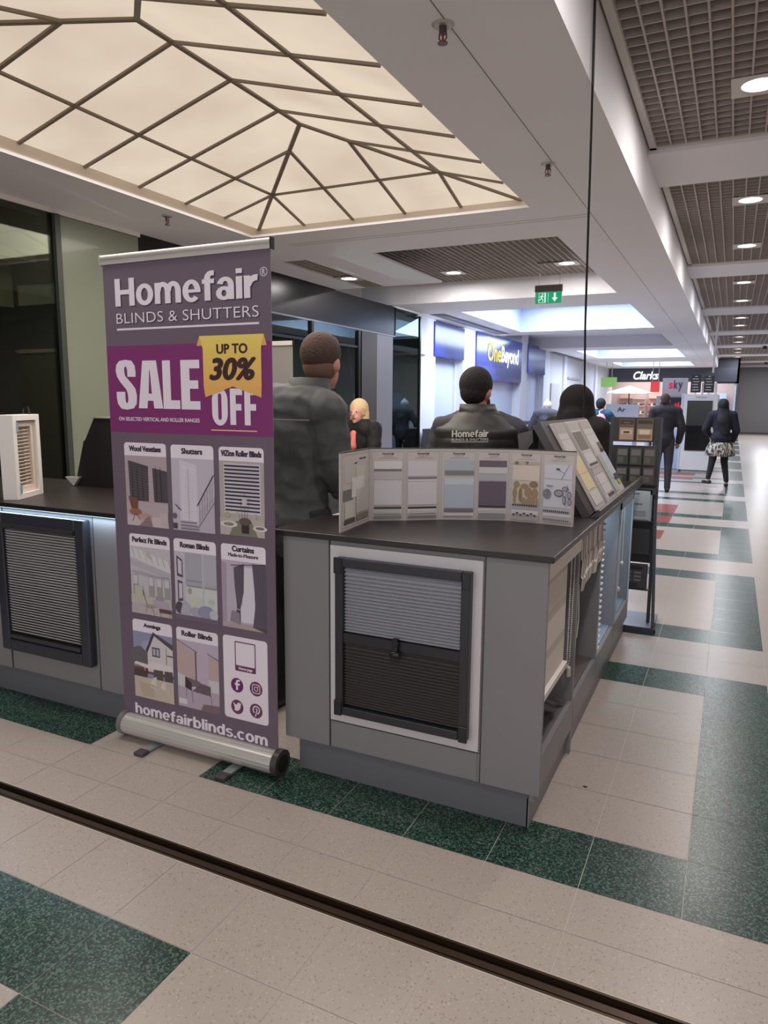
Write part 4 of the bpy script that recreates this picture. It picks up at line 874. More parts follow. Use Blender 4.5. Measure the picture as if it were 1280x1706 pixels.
leaflet(-.69, -.46, .285, .45, Y_ - .056, (70, 70, 76), [((40, 30, 36), .1, .78, .9, .93)] + [((126, 128, 134), .12 + .28 * i, .3 + .16 * j, .32 + .28 * i, .38 + .16 * j) for i in range(3) for j in range(3)] + [((50, 50, 54), .2, .04, .8, .22)], 'dark grey catalogue with a grid of small pictures in the lowest pocket')
leaflet(-.69, -.46, .765, .96, Y_ - .056, (178, 192, 202), [((110, 120, 130), .3, .86, .7, .92), ((120, 130, 140), .2, .5, .8, .56), ((150, 160, 170), .1, .1, .9, .3)], 'pale blue leaflet in the upper pocket of the rack')

# ================================================================== BANNER
bx0, by, bz = -2.451, 2.32, .12
th = thing('roller_banner', 'purple Homefair blinds and shutters roller banner with SALE print in front of the kiosks', 'banner', (-2.024, by, 0))
PUR = mat(114, 97, 113, rough=.5); WPT = mat(246, 236, 248, rough=.5)
q = MB(); q.box(bx0, bx0 + .854, by, by + .0015, .1, bz + 2.0, PUR); q.box(bx0, bx0 + .854, by + .0015, by + .003, .1, bz + 2.0, mat(150, 148, 148)); pn = q.build('banner_sheet', th)
q = MB(); q.cyl((bx0 - .004, by, bz + 2.012), (bx0 + .858, by, bz + 2.012), .013, mat(206, 200, 196, rough=.35, metal=.2), 16); q.box(bx0 - .004, bx0 + .858, by - .008, by + .01, bz + 1.985, bz + 2.022, mat(206, 200, 196, rough=.35, metal=.2)); q.build('top_rail', th)
q = MB(); q.box(bx0 + .858, bx0 + .864, by - .01, by + .013, bz + 1.983, bz + 2.026, BLK); q.build('rail_end_cap', th); q = MB(); q.box(bx0 - .01, bx0 - .004, by - .01, by + .013, bz + 1.983, bz + 2.026, mat(190, 186, 182)); q.build('rail_end_cap', th)
q = MB(); sil = mat(206, 203, 200, rough=.32, metal=.35)
prof = []
for k in range(40):
    a = 2 * PI * k / 40; r = .050 + (.0012 if k % 2 else 0); prof.append((by - .005 + r * 1.05 * math.cos(a), .062 + r * .98 * math.sin(a)))
q.prism(prof, 'x', -2.425, -1.60, sil); q.build('base_cassette', th)
for x0, x1, c_ in ((-1.60, -1.572, (70, 66, 68)), (-2.45, -2.425, (120, 118, 120))):
    q = MB(); q.cyl((x0, by - .005, .062), (x1, by - .005, .062), .056, mat(*c_, rough=.35), 30)
    if x0 > -2: q.cyl((x1, by - .005, .062), (x1 + .002, by - .005, .062), .036, mat(34, 30, 30), 24)
    q.build('base_end_cap', th)
for x in (-2.235, -1.79):
    q = MB(); q.box(x - .022, x + .022, by - .105, by + .1, .004, .013, mat(170, 178, 176, rough=.35, metal=.4)); ft = q.build('swivel_foot', th)
    q = MB(); q.box(x - .026, x + .026, by - .145, by - .10, .0, .017, mat(74, 68, 70)); q.build('foot_cap', ft, bevel=.004)
q = MB(); q.cyl((bx0 + .43, by + .02, .06), (bx0 + .43, by + .02, bz + 2.0), .008, mat(150, 150, 150, metal=.6, rough=.3)); q.build('support_pole', th)
def cvs(): return Canvas((bx0, by, bz), (1, 0, 0), (0, 0, 1), .00012)
cv = cvs(); SHD = mat(64, 50, 64)
heavy(cv, 'Homefair', .071, 1.808, .802, 1.919, SHD); heavy(cv, 'Homefair', .064, 1.813, .795, 1.925, WPT)
cv.text('BLINDS & SHUTTERS', .071, 1.738, .802, 1.780, SHD, -.006, 0, 1.02); cv.text('BLINDS & SHUTTERS', .066, 1.742, .797, 1.784, WPT, -.006, 0, 1.02)
cv.rect(.066, 1.714, .798, 1.722, WPT); cv.ring(.823, 1.905, .017, .0025, WPT); cv.text('R', .816, 1.895, .83, 1.915, WPT, .01); cv.build('brand_lettering', pn)
cv = cvs(); cv.k = 1; VI = mat(134, 48, 116, rough=.5)
cv.rect(0, 1.285, .854, 1.650, VI); bd_ = cv.build('sale_band', pn)
cv = cvs(); cv.k = 4
def letter(ch, u0, v0, u1, v1, t=.3):
    """condensed poster capitals"""
    W_, H_ = u1 - u0, v1 - v0; s_ = W_ * .47
    if ch == 'L': cv.poly([(u0, v0), (u1, v0), (u1, v0 + H_ * .18), (u0 + s_, v0 + H_ * .18), (u0 + s_, v1), (u0, v1)], WPT)
    if ch == 'E': cv.poly([(u0, v0), (u1, v0), (u1, v0 + H_ * .17), (u0 + s_, v0 + H_ * .17), (u0 + s_, v0 + H_ * .42), (u1 - W_ * .08, v0 + H_ * .42), (u1 - W_ * .08, v0 + H_ * .59), (u0 + s_, v0 + H_ * .59), (u0 + s_, v0 + H_ * .83), (u1, v0 + H_ * .83), (u1, v1), (u0, v1)], WPT)
    if ch == 'F': cv.poly([(u0, v0), (u0 + s_, v0), (u0 + s_, v0 + H_ * .4), (u1 - W_ * .08, v0 + H_ * .4), (u1 - W_ * .08, v0 + H_ * .58), (u0 + s_, v0 + H_ * .58), (u0 + s_, v0 + H_ * .82), (u1, v0 + H_ * .82), (u1, v1), (u0, v1)], WPT)
    if ch == 'A':
        m_ = (u0 + u1) / 2; a = W_ * .28
        cv.poly([(u0, v0), (u0 + W_ * .36, v0), (u0 + W_ * .39, v0 + H_ * .16), (u1 - W_ * .39, v0 + H_ * .16), (u1 - W_ * .36, v0), (u1, v0), (m_ + a, v1), (m_ - a, v1)], WPT)
        cv.poly([(m_ - W_ * .065, v0 + H_ * .31), (m_ + W_ * .065, v0 + H_ * .31), (m_ + W_ * .012, v0 + H_ * .8), (m_ - W_ * .012, v0 + H_ * .8)], VI)
    if ch == 'O':
        def oval(a0, b0, a1, b1, m_):
            r = (a1 - a0) / 2; pts = [((a0 + a1) / 2 + r * math.cos(t_), (b1 - r * 1.25) + r * 1.25 * math.sin(t_)) for t_ in [PI * k / 12 for k in range(13)]] + [((a0 + a1) / 2 + r * math.cos(t_), (b0 + r * 1.25) + r * 1.25 * math.sin(t_)) for t_ in [PI + PI * k / 12 for k in range(13)]]
            cv.poly(pts, m_)
        oval(u0, v0, u1, v1, WPT); oval(u0 + W_ * .39, v0 + H_ * .15, u1 - W_ * .39, v1 - H_ * .15, VI)
letter('A', .170, 1.389, .305, 1.587); letter('L', .308, 1.388, .398, 1.586); letter('E', .405, 1.387, .503, 1.586)
def S_shape(u0, v0, u1, v1):
    pts = [(.0, .36), (.43, .36), (.43, .2), (.46, .14), (.51, .13), (.55, .16), (.57, .22), (.56, .3), (.5, .4), (.2, .56), (.06, .66), (.0, .78), (.04, .9), (.2, .98), (.5, 1.0), (.8, .98), (.95, .88), (.98, .74), (.97, .66), (.57, .66), (.57, .8), (.53, .86), (.48, .87), (.43, .83), (.43, .75), (.46, .68), (.78, .52), (.94, .42), (1.0, .28), (.97, .12), (.82, .03), (.5, 0), (.2, .02), (.04, .12), (0, .24)]
    cv.poly([(u0 + x * (u1 - u0), v0 + y * (v1 - v0)) for x, y in pts], WPT)
S_shape(.047, 1.382, .163, 1.592)
letter('O', .562, 1.325, .640, 1.475); letter('F', .652, 1.329, .712, 1.472); letter('F', .722, 1.329, .782, 1.472)
cv.text('ON SELECTED VERTICAL AND ROLLER RANGES', .054, 1.335, .497, 1.351, WPT, 0, fat=.0005)
cv.rect(.555, 1.304, .780, 1.309, mat(236, 190, 150)); cv.build('sale_lettering', pn)
cv = cvs(); cv.k = 16; YE = mat(236, 206, 80); O2 = mat(240, 176, 110); BRN = mat(62, 30, 34)
cv.poly([(.508, 1.678), (.524, 1.640), (.493, 1.640)], O2); cv.poly([(.819, 1.677), (.806, 1.635), (.833, 1.635)], O2)
n = 12
for k in range(n):
    a, b = 1.678 - (1.678 - 1.480) * k / n, 1.678 - (1.678 - 1.480) * (k + 1) / n
    def wl(v): t_ = (1.678 - v) / .2; return .508 + .016 * min(1, t_ * 4), .819 - .013 * min(1, t_ * 4)
    t_ = k / n; c_ = (246, int(222 - 34 * t_), int(112 - 6 * t_))
    cv.poly([(wl(b)[0], b), (wl(b)[1], b), (wl(a)[1], a), (wl(a)[0], a)], mat(*c_)); cv.k -= 1
cv.k += 1; cv.poly([(.524, 1.480), (.531, 1.437), (.668, 1.4795), (.806, 1.480)], mat(244, 186, 104)); cv.poly([(.806, 1.480), (.804, 1.437), (.668, 1.480)], mat(244, 186, 104))
cv.text('UP TO', .592, 1.606, .743, 1.645, BRN, .0, fat=.0022); cv.text('30%', .553, 1.503, .783, 1.592, BRN, .0, .22, fat=.0065); cv.build('yellow_ribbon', pn)

# product cards
def card(u0, v0, u1, v1, title, draw, hd=.056, sub=None):
    cv = cvs(); cv.k = 2; W_, H_ = u1 - u0, v1 - v0
    cv.rect(u0, v0, u1, v1, WPT, .015, 'top' if draw else 'all')
    if title:
        tw = min(.2, .0115 * len(title) + .02); um = (u0 + u1) / 2; yb = v1 - (.038 if not sub else .03)
        cv.text(title, um - tw / 2, yb, um + tw / 2, yb + .025, mat(62, 48, 60), .0, fat=.0021)
        if sub: cv.text(sub, um - .075, yb - .022, um + .075, yb - .006, mat(62, 48, 60), .0, fat=.001)
    if draw:
        def R(a, b, c_, d, *col): cv.rect(u0 + a * W_, v0 + b * (H_ - hd), u0 + c_ * W_, v0 + d * (H_ - hd), mat(*col, rough=.5))
        def Q(pts, *col): cv.poly([(u0 + a * W_, v0 + b * (H_ - hd)) for a, b in pts], mat(*col, rough=.5))
        def E_(a, b, ra, rb, *col): cv.circ(u0 + a * W_, v0 + b * (H_ - hd), ra * W_, mat(*col, rough=.5), 14, rb * (H_ - hd))
        def L_(a, b, c_, d, w_, *col): cv.line(u0 + a * W_, v0 + b * (H_ - hd), u0 + c_ * W_, v0 + d * (H_ - hd), w_, mat(*col, rough=.5))
        draw(R, Q, E_, L_)
    cv.build('product_picture', pn)
def d1(R, Q, E_, L_):
    R(0, 0, 1, 1, 188, 170, 180); R(0, 0, 1, .16, 214, 196, 200); R(0, .14, 1, .34, 196, 178, 186)
    Q([(.1, .36), (.55, .36), (.56, .86), (.08, .93)], 84, 76, 84); Q([(.68, .36), (1, .36), (1, .8), (.66, .84)], 84, 76, 84)
    for k in range(12): L_(.1, .4 + k * .042, .55, .4 + k * .036, .0016, 120, 112, 118)
    for x in (.18, .3, .42, .75, .86): L_(x, .37, x - .01, .86, .0018, 50, 44, 50)
    Q([(.06, .42), (.3, .4), (.28, .25), (.14, .22)], 126, 84, 74); E_(.22, .2, .15, .05, 160, 110, 96); E_(.45, .14, .16, .045, 196, 160, 146); L_(.22, .18, .14, .06, .002, 90, 70, 70); L_(.22, .18, .34, .08, .002, 90, 70, 70); L_(.46, .12, .46, .04, .002, 90, 70, 70)
    Q([(.3, 0), (.62, 0), (.56, .16), (.48, .12)], 150, 126, 130); R(.82, .06, 1, .22, 206, 190, 190)
def d2(R, Q, E_, L_):
    R(0, 0, 1, 1, 206, 196, 212); Q([(.18, .1), (.62, .06), (.6, .92), (.2, .98)], 222, 216, 228); Q([(.24, .16), (.56, .13), (.55, .86), (.26, .9)], 232, 226, 236)
    for k in range(22): L_(.27, .2 + k * .031, .54, .18 + k * .031, .0012, 186, 176, 196)
    L_(.4, .14, .4, .88, .002, 190, 182, 200); Q([(.6, .0), (1, .0), (1, .5), (.66, .3)], 196, 184, 200)
    L_(.6, .36, 1, .8, .004, 62, 52, 62); L_(.62, .06, 1, .42, .003, 90, 80, 90)
    for k in range(6): L_(.66 + k * .06, .4 + k * .07, .66 + k * .06, .12 + k * .06, .0014, 80, 70, 82)
    for k in range(3): R(.2, .02 + k * .045, .64 - k * .03, .045 + k * .045, 150, 134, 150)
    L_(.08, .36, .22, .28, .004, 70, 60, 70); E_(.06, .2, .05, .04, 110, 110, 104); R(.02, .02, .12, .1, 84, 76, 84)
def d3(R, Q, E_, L_):
    R(0, 0, 1, 1, 190, 176, 176); R(.1, .3, .92, .97, 216, 210, 222)
    for k in range(13): R(.12, .33 + k * .0495, .9, .353 + k * .0495, 54, 48, 56)
    R(0, 0, 1, .24, 196, 184, 180); Q([(.2, 0), (.85, 0), (.72, .2), (.36, .2)], 132, 130, 112); E_(.2, .15, .2, .045, 226, 218, 214); E_(.2, .15, .12, .025, 150, 130, 124); E_(.9, .12, .16, .04, 226, 218, 214); E_(.9, .125, .1, .02, 130, 116, 110)
    E_(.17, .27, .06, .05, 180, 180, 140); L_(.17, .22, .17, .1, .0018, 210, 206, 200); R(.49, .04, .66, .19, 60, 40, 46); E_(.57, .2, .14, .05, 96, 90, 84); L_(.57, .2, .56, .6, .002, 96, 84, 90); L_(.52, .2, .47, .5, .0016, 96, 84, 90); L_(.6, .2, .68, .52, .0016, 96, 84, 90); E_(.57, .47, .06, .06, 206, 200, 208); E_(.4, .28, .04, .04, 190, 186, 180); E_(.78, .27, .04, .04, 190, 186, 180)
def d4(R, Q, E_, L_):
    R(0, 0, 1, 1, 206, 200, 210); Q([(0, 1), (1, .82), (1, .66), (0, .84)], 224,220,226)
    for k in range(7): L_(.05 + k * .15, .99 - k * .025, .12 + k * .15, .84 - k * .022, .0018, 120, 112, 124)
    Q([(.38, .95), (.5, .93), (.54, .83), (.44, .85)], 196, 198, 172)
    for k in range(3): L_(0, .8 - k * .03, 1, .64 - k * .03, .0016, 166, 158, 172)
    for x in (.05, .45, .65, .84): R(x, .28, x + .13, .58, 168, 164, 160); R(x + .01, .44, x + .12, .57, 214, 208, 218)
    for k in range(5): L_(.05, .6 + k * .012, .95, .54 + k * .01, .0012, 180, 172, 186)
    R(0, .16, 1, .27, 202, 198, 188); R(0, 0, 1, .12, 198, 186, 190); R(.1, .18, .3, .42, 198, 196, 180); R(.55, .14, .95, .24, 186, 174, 190); R(.62, .24, .82, .29, 160, 150, 176)
    L_(.3, .36, .4, .14, .003, 96, 76, 72); E_(.46, .13, .12, .03, 180, 160, 140); L_(.4, .14, .36, .02, .0018, 90, 70, 70); L_(.52, .13, .58, .01, .0018, 90, 70, 70); R(.7, .06, 1, .12, 110, 76, 70); L_(.74, .06, .74, 0, .002, 90, 60, 58); L_(.95, .06, .95, 0, .002, 90, 60, 58)
def d5(R, Q, E_, L_):
    R(0, 0, 1, 1, 208, 200, 214); R(.26, .52, 1, 1, 178, 178, 190); R(.28, .1, 1, .52, 214, 218, 216); R(.66, .12, .7, 1, 200, 198, 210); R(.28, .58, .66, .6, 150, 150, 160); R(.28, .5, .66, .52, 146, 146, 158); R(.7, .5, 1, .52, 150, 150, 160)
    R(.7, .55, 1, 1, 186, 186, 198); R(.3, .2, .64, .36, 210, 212, 202); E_(.36, .44, .05, .05, 170, 176, 156)
    Q([(.06, .94), (.2, .88), (.2, .62), (.06, .64)], 90, 82, 96); Q([(.09, .9), (.18, .86), (.18, .66), (.09, .68)], 216, 208, 220); Q([(.07, .58), (.19, .56), (.19, .28), (.07, .26)], 96, 88, 100); Q([(.1, .54), (.18, .53), (.18, .32), (.1, .3)], 212, 206, 216)
    E_(.1, .17, .1, .09, 84, 78, 90); Q([(.12, .1), (.34, .06), (.38, .22), (.2, .3)], 186, 184, 200); E_(.5, .14, .14, .07, 176, 176, 196); E_(.74, .15, .2, .1, 150, 152, 182); E_(.92, .13, .1, .08, 206, 202, 214); R(0, 0, 1, .07, 116, 104, 124); E_(.86, .32, .07, .04, 200, 204, 190)
    for k in range(6): L_(.6 + k * .05, .08, .64 + k * .05, .22, .001, 200, 200, 214)
def d6(R, Q, E_, L_):
    R(0, 0, 1, 1, 200, 186, 204); Q([(.1, 0), (.12, .95), (.0, .98), (0, 0)], 178, 160, 182); R(.34, .1, .84, .92, 226, 222, 234); R(0, 0, 1, .08, 186, 170, 168)
    Q([(.28, .9), (.52, .97), (.5, .55), (.42, .3), (.42, .1), (.3, .1), (.34, .34), (.3, .6)], 92, 82, 98); Q([(.7, .98), (1, .98), (1, 0), (.7, .06), (.76, .4)], 92, 82, 98)
    for k in range(5): L_(.31 + k * .045, .9, .34 + k * .03, .36, .0014, 136, 126, 144)
    for k in range(7): L_(.74 + k * .04, .96, .76 + k * .035, .06, .0014, 138, 128, 146)
    L_(.22, .93, 1, .99, .003, 60, 50, 62); Q([(.18, .1), (.42, .06), (.4, .24), (.22, .26)], 150, 138, 152); L_(.31, .3, .45, .28, .003, 200, 190, 206)
    L_(.7, .06, 1, .0, .004, 110, 92, 104)
def d7(R, Q, E_, L_):
    R(0, 0, 1, 1, 150, 156, 186); E_(.2, .62, .3, .16, 110, 104, 110); E_(.5, .8, .3, .1, 168, 172, 196); R(0, .38, 1, .46, 120, 76, 70)
    Q([(.36, .42), (1, .42), (1, .86), (.52, 1.0), (.36, .82)], 222, 214, 216); Q([(.32, .74), (.36, .7), (.55, .98), (.52, 1.03)], 78, 68, 78); Q([(.5, 1.03), (.55, .97), (1, .8), (1, .88)], 90, 78, 88)
    R(.48, .66, .68, .8, 84, 82, 90); R(.5, .68, .57, .78, 176, 182, 196); R(.59, .68, .66, .78, 176, 182, 196); L_(.84, .44, .84, .82, .0025, 60, 52, 60); R(.86, .7, 1, .72, 90, 80, 90)
    R(.5, .3, .74, .5, 96, 84, 84); R(.78, .28, .98, .48, 90, 80, 82); Q([(0, .5), (.4, .46), (1, .48), (1, .56), (.5, .58), (.38, .52), (.05, .54)], 232, 226, 226); L_(.28, .5, .28, .36, .003, 220, 214, 214)
    R(0, 0, 1, .32, 206, 192, 178); Q([(.1, .24), (.5, .22), (.5, .04), (.2, .02)], 196, 178, 160); Q([(.4, .24), (.56, .22), (.58, .36), (.5, .34)], 226, 216, 206); Q([(.66, .2), (.8, .18), (.8, .3), (.72, .3)], 226, 216, 206); L_(.4, .2, .58, .16, .005, 222, 210, 200); L_(.82, .2, .98, .02, .003, 216, 206, 196); L_(.86, .02, .86, .2, .003, 216, 206, 196); R(0, .32, .34, .42, 84, 68, 64)
def d8(R, Q, E_, L_):
    R(0, 0, 1, 1, 200, 186, 206); Q([(0, .5), (.44, .42), (.44, .82), (0, .98)], 200, 176, 176); Q([(0, .5), (.44, .42), (.44, .3), (0, .3)], 216, 212, 216); R(.44, .28, .47, .86, 96, 80, 88); Q([(.76, .5), (1, .46), (1, .78), (.76, .84)], 200, 176, 176); R(.76, .3, 1, .48, 216, 212, 216); L_(0, .99, .5, .85, .003, 110, 94, 100); L_(.74, .86, 1, .79, .003, 96, 80, 88)
    R(0, 0, 1, .3, 190, 174, 194); Q([(.55, .0), (1, 0), (1, .12), (.62, .1)], 130, 112, 116); Q([(.18, .46), (.55, .42), (.56, .36), (.22, .3)], 120, 106, 118); Q([(.18, .3), (.34, .26), (.34, .38), (.19, .46)], 70, 56, 66); Q([(.36, .26), (.8, .24), (.8, .38), (.56, .4)], 112, 96, 106); L_(.22, .3, .2, .16, .002, 80, 70, 76); L_(.34, .26, .36, .08, .002, 80, 70, 76); L_(.8, .26, .82, .12, .002, 80, 70, 76); R(.02, .04, .22, .12, 226, 222, 232)
card(.074, .879, .311, 1.242, 'Wood Venetians', d1); card(.336, .879, .561, 1.241, 'Shutters', d2); card(.588, .882, .808, 1.241, 'ViZion Roller Blinds', d3)
card(.079, .480, .311, .841, 'Perfect Fit Blinds', d4); card(.333, .487, .560, .842, 'Roman Blinds', d5); card(.586, .489, .809, .844, 'Curtains', d6, .068, 'Made-to-Measure')
card(.074, .082, .305, .449, 'Awnings', d7); card(.329, .086, .557, .449, 'Roller Blinds', d8); card(.583, .087, .809, .452, None, None)
cv = cvs(); cv.k = 4; PU2 = mat(112, 60, 92); PU3 = mat(112, 38, 104)
cv.rect(.644, .303, .750, .432, PU2, .005); cv.rect(.649, .328, .745, .427, WPT, .003); cv.text('Home page', .663, .307, .733, .322, WPT, .0, fat=.0008); cv.build('page_code_frame', pn)
def icon(u, v, c_):
    global cv
    cv = cvs(); cv.k = 4; cv.circ(u, v, .032, c_, 32)
icon(.652, .238, PU3); cv.poly([(.646, .217), (.656, .217), (.656, .238), (.665, .238), (.667, .247), (.656, .247), (.656, .253), (.658, .255), (.667, .255), (.667, .263), (.655, .263), (.648, .259), (.646, .253), (.646, .247), (.640, .247), (.640, .238), (.646, .238)], WPT); cv.build('social_icon', pn)
icon(.749, .239, PU2); cv.rect(.7285, .2185, .7695, .2595, WPT, .01); cv.rect(.732, .222, .766, .256, PU2, .008); cv.ring(.749, .239, .0105, .003, WPT); cv.circ(.7595, .2495, .0023, WPT, 10); cv.build('social_icon', pn)
icon(.650, .141, PU2); cv.poly([(.631, .160), (.640, .152), (.649, .150), (.650, .157), (.656, .162), (.663, .160), (.669, .161), (.667, .156), (.671, .155), (.668, .150), (.666, .138), (.658, .127), (.646, .122), (.632, .126), (.640, .131), (.634, .136), (.638, .138), (.632, .144), (.636, .145), (.631, .152)], WPT); cv.build('social_icon', pn)
icon(.747, .142, PU2); cv.ring(.748, .146, .019, .0055, WPT, 24, -70, 235); cv.poly([(.741, .116), (.745, .130), (.749, .146), (.7535, .146), (.749, .128), (.744, .114)], WPT); cv.poly([(.7445, .150), (.748, .1545), (.7525, .151), (.7545, .144), (.7515, .136), (.748, .140), (.749, .147)], WPT); cv.build('social_icon', pn)
cv = cvs(); heavy(cv, 'homefairblinds.com', .067, -.003, .803, .047, WPT); cv.build('web_address', pn)

# grey back of another banner further left, near the shop entrance
th = thing('roller_banner', 'plain grey back of a second roller banner behind the jacketed man', 'banner', (-3.7, 5.0, 0))
q = MB(); q.box(-4.07, -3.24, 5.0, 5.002, .1, 1.99, mat(128, 126, 122, rough=.6)); q.build('banner_sheet', th)
q = MB(); q.box(-4.08, -3.235, 4.99, 5.01, 1.985, 2.02, mat(196, 190, 186, rough=.3)); q.box(-3.235, -3.228, 4.988, 5.012, 1.98, 2.025, BLK); q.build('top_rail', th)
q = MB(); q.cyl((-4.07, 5, .06), (-3.24, 5, .06), .055, sil, 20); q.build('base_cassette', th)
for x in (-3.9, -3.4):
    q = MB(); q.box(x - .02, x + .02, 4.86, 5.14, 0, .012, sil); q.build('swivel_foot', th)

# ================================================================== PEOPLE
def fingers(q, w_, d, m, r=.0085, thumb=1):
    """palm, four unequal bent fingers, thumb; w_ wrist, d hand direction, thumb side sign"""
    w_ = Vector(w_); d = Vector(d).normalized(); sd = d.cross(Vector((0, 1, 0)))
    if sd.length < .1: sd = Vector((1, 0, 0))
    sd.normalize(); up = sd.cross(d)
    q.cap(w_, w_ + d * .075, .026, .034, m, 10, .5)
    for k, L in enumerate((.068, .078, .073, .058)):
        b = w_ + d * .085 + sd * (-.027 + .018 * k) * thumb; mid = b + d * L * .5 + up * .004; e = mid + d * L * .42 + up * .018
        q.cap(b - d * .02, mid, r, r * .92, m, 7); q.cap(mid, e, r * .92, r * .78, m, 7)
    b = w_ + d * .03 - sd * .026 * thumb; mid = b + d * .03 - sd * .022 * thumb + up * .01
    q.cap(b, mid, .011, .0095, m, 7); q.cap(mid, mid + d * .032 + up * .008, .0095, .008, m, 7)
BASE = dict(hipL=(-.09, 0, .93), hipR=(.09, 0, .93), kneL=(-.10, .02, .5), kneR=(.10, .02, .5), ankL=(-.105, -.02, .085), ankR=(.105, -.02, .085),
            shoL=(-.185, 0, 1.425), shoR=(.185, 0, 1.425), elbL=(-.245, -.03, 1.14), elbR=(.245, -.03, 1.14), wriL=(-.25, .07, .9), wriR=(.25, .07, .9),
            head=(0, .02, 1.615), neck=(0, 0, 1.47), chest=(0, 0, 1.3), toeL=(0, 1), toeR=(0, 1))
def person(name, lab, loc, rz, H, J=None, skin=(205, 150, 125), top=(40, 40, 44), legs=(30, 28, 30), shoes=(25, 22, 22), vox=.014, hem=.86, bulk=.022, hair=None, headrot=0, fold=True, topname='jacket', female=False, sleeves=True, flare=0, body_top=None):
    s = H / 1.75; j = dict(BASE); j.update(J or {}); S = lambda k: Vector(j[k]) * s
    root = thing(name, lab, 'person', loc, rz=rz); local(root)
    sk = mat(*skin, rough=.55, noise=.04, scale=20); q = MB(); hd = S('head'); nk = S('neck'); chs = S('chest'); R = Matrix.Rotation(headrot, 3, 'Z')
    shw = .19 if not female else .17
    # trunk, pelvis
    pel = (S('hipL') + S('hipR')) / 2
    def trunk(q, m, e):
        q.cap(pel + Vector((0, 0, .02)), (pel + chs) / 2, .135 * s + e, .125 * s + e, m, 16, .72)
        q.cap((pel + chs) / 2, chs + Vector((0, 0, .03)), .13 * s + e, .155 * s + e, m, 16, .70)
        sl, sr = S('shoL'), S('shoR'); q.cap(sl * .75 + sr * .25, sr * .75 + sl * .25, .09 * s + e, .09 * s + e, m, 12, 1.0)
        q.cap(chs + Vector((0, 0, .05)), nk - Vector((0, 0, .03)), .15 * s + e * .6, .065 * s + e * .4, m, 14, .62)
        for a in (sl, sr): q.cap(nk * .5 + a * .5 + Vector((0, 0, .0)), a, .062 * s + e * .6, .068 * s + e, m, 12)
    trunk(q, sk, 0)
    q.cap(nk - Vector((0, 0, .04)), hd - Vector((0, 0, .04)), .056 * s, .054 * s, sk, 12)
    for sd in 'LR':
        q.cap(S('hip' + sd), S('kne' + sd), .088 * s, .06 * s, sk); q.cap(S('kne' + sd), S('ank' + sd), .058 * s, .038 * s, sk)
        q.cap(S('sho' + sd), S('elb' + sd), .052 * s, .04 * s, sk); q.cap(S('elb' + sd), S('wri' + sd), .039 * s, .027 * s, sk)
        t = Vector((*j['toe' + sd], 0)).normalized(); a = S('ank' + sd)
        q.cap(a - t * .03 - Vector((0, 0, .045)), a + t * .15 * s - Vector((0, 0, .06)), .034 * s, .026 * s, sk)
        fingers(q, S('wri' + sd), S('wri' + sd) - S('elb' + sd), sk, .0095, 1 if sd == 'R' else -1)
    # head
    def hp(x, y, z): return hd + R @ Vector((x, y, z)) * s
    q.ell(hp(0, -.008, .015), (.077 * s, .096 * s, .105 * s), sk, 18, 12, R); q.ell(hp(0, .025, -.045), (.058 * s, .066 * s, .075 * s), sk, 14, 10, R)
    q.cap(hp(0, .088, .012), hp(0, .108, -.022), .010 * s, .0145 * s, sk, 8); q.ell(hp(0, .07, -.098), (.024 * s, .02 * s, .018 * s), sk, 10, 8)
    for a in (-1, 1): q.ell(hp(a * .08, -.006, -.01), (.012 * s, .022 * s, .034 * s), sk, 8, 8, R)
    q.cap(hp(-.02, .086, -.058), hp(.02, .086, -.058), .0075 * s, .0075 * s, sk, 8)
    body = q.build('body', root, remesh=vox * .75, smooth_it=2)
    q = MB()
    for a in (-1, 1): q.ell(hp(a * .03, .082, .014), (.012 * s, .008 * s, .008 * s), mat(235, 232, 228), 8, 6, R); q.ell(hp(a * .03, .0885, .014), (.006 * s,) * 3, mat(50, 36, 30), 8, 6)
    q.build('eyes', root)
    q = MB(); q.cap(hp(-.018, .093, -.058), hp(.018, .093, -.058), .005, .005, mat(170, 84, 80), 6); q.build('lips', root)
    # garments
    tm = mat(*top, rough=.75, noise=.12, scale=9, bump=.35) if fold else mat(*top, rough=.8)
    q = MB(); e = bulk; trunk(q, tm, e)
    hz = hem * s; q.cap(pel + Vector((0, 0, .0)), Vector((pel.x, pel.y, hz + .12)), .15 * s + e, .155 * s + e + flare, tm, 16, .75)
    if sleeves:
        for sd in 'LR':
            q.cap(S('sho' + sd), S('elb' + sd), .06 * s + e, .048 * s + e, tm); q.cap(S('elb' + sd), S('wri' + sd), .047 * s + e, .034 * s + e * .8, tm)
            if fold: 
                el = S('elb' + sd); up = (S('sho' + sd) - el).normalized(); dn = (S('wri' + sd) - el).normalized()
                for k, f in enumerate((.05, .1, .16)): q.ell(el + dn * f * s, ((.046 + e) * s * 1.06, (.046 + e) * s * 1.06, .02), tm, 12, 8, dn.to_track_quat('Z', 'Y').to_matrix())
                for k, f in enumerate((.06, .13)): q.ell(el + up * f * s, ((.05 + e) * s * 1.06,) * 2 + (.018,), tm, 12, 8, up.to_track_quat('Z', 'Y').to_matrix())
    jk = q.build(topname, root, remesh=vox, smooth_it=3, wrinkle=.009 if fold else .004)
    lm_ = mat(*legs, rough=.8, noise=.1, scale=12); q = MB()
    q.cap(pel, pel + Vector((0, 0, .06)), .15 * s, .14 * s, lm_, 16, .75)
    for sd in 'LR': q.cap(S('hip' + sd), S('kne' + sd), .1 * s, .075 * s if not female else .072 * s, lm_); q.cap(S('kne' + sd), S('ank' + sd) + Vector((0, 0, .03 if female else -.01)), .07 * s if not female else .07 * s, .055 * s if not female else .048 * s, lm_)
    q.build('trousers' if not female else 'leggings', root, remesh=vox, smooth_it=2)
    sm_ = mat(*shoes, rough=.5)
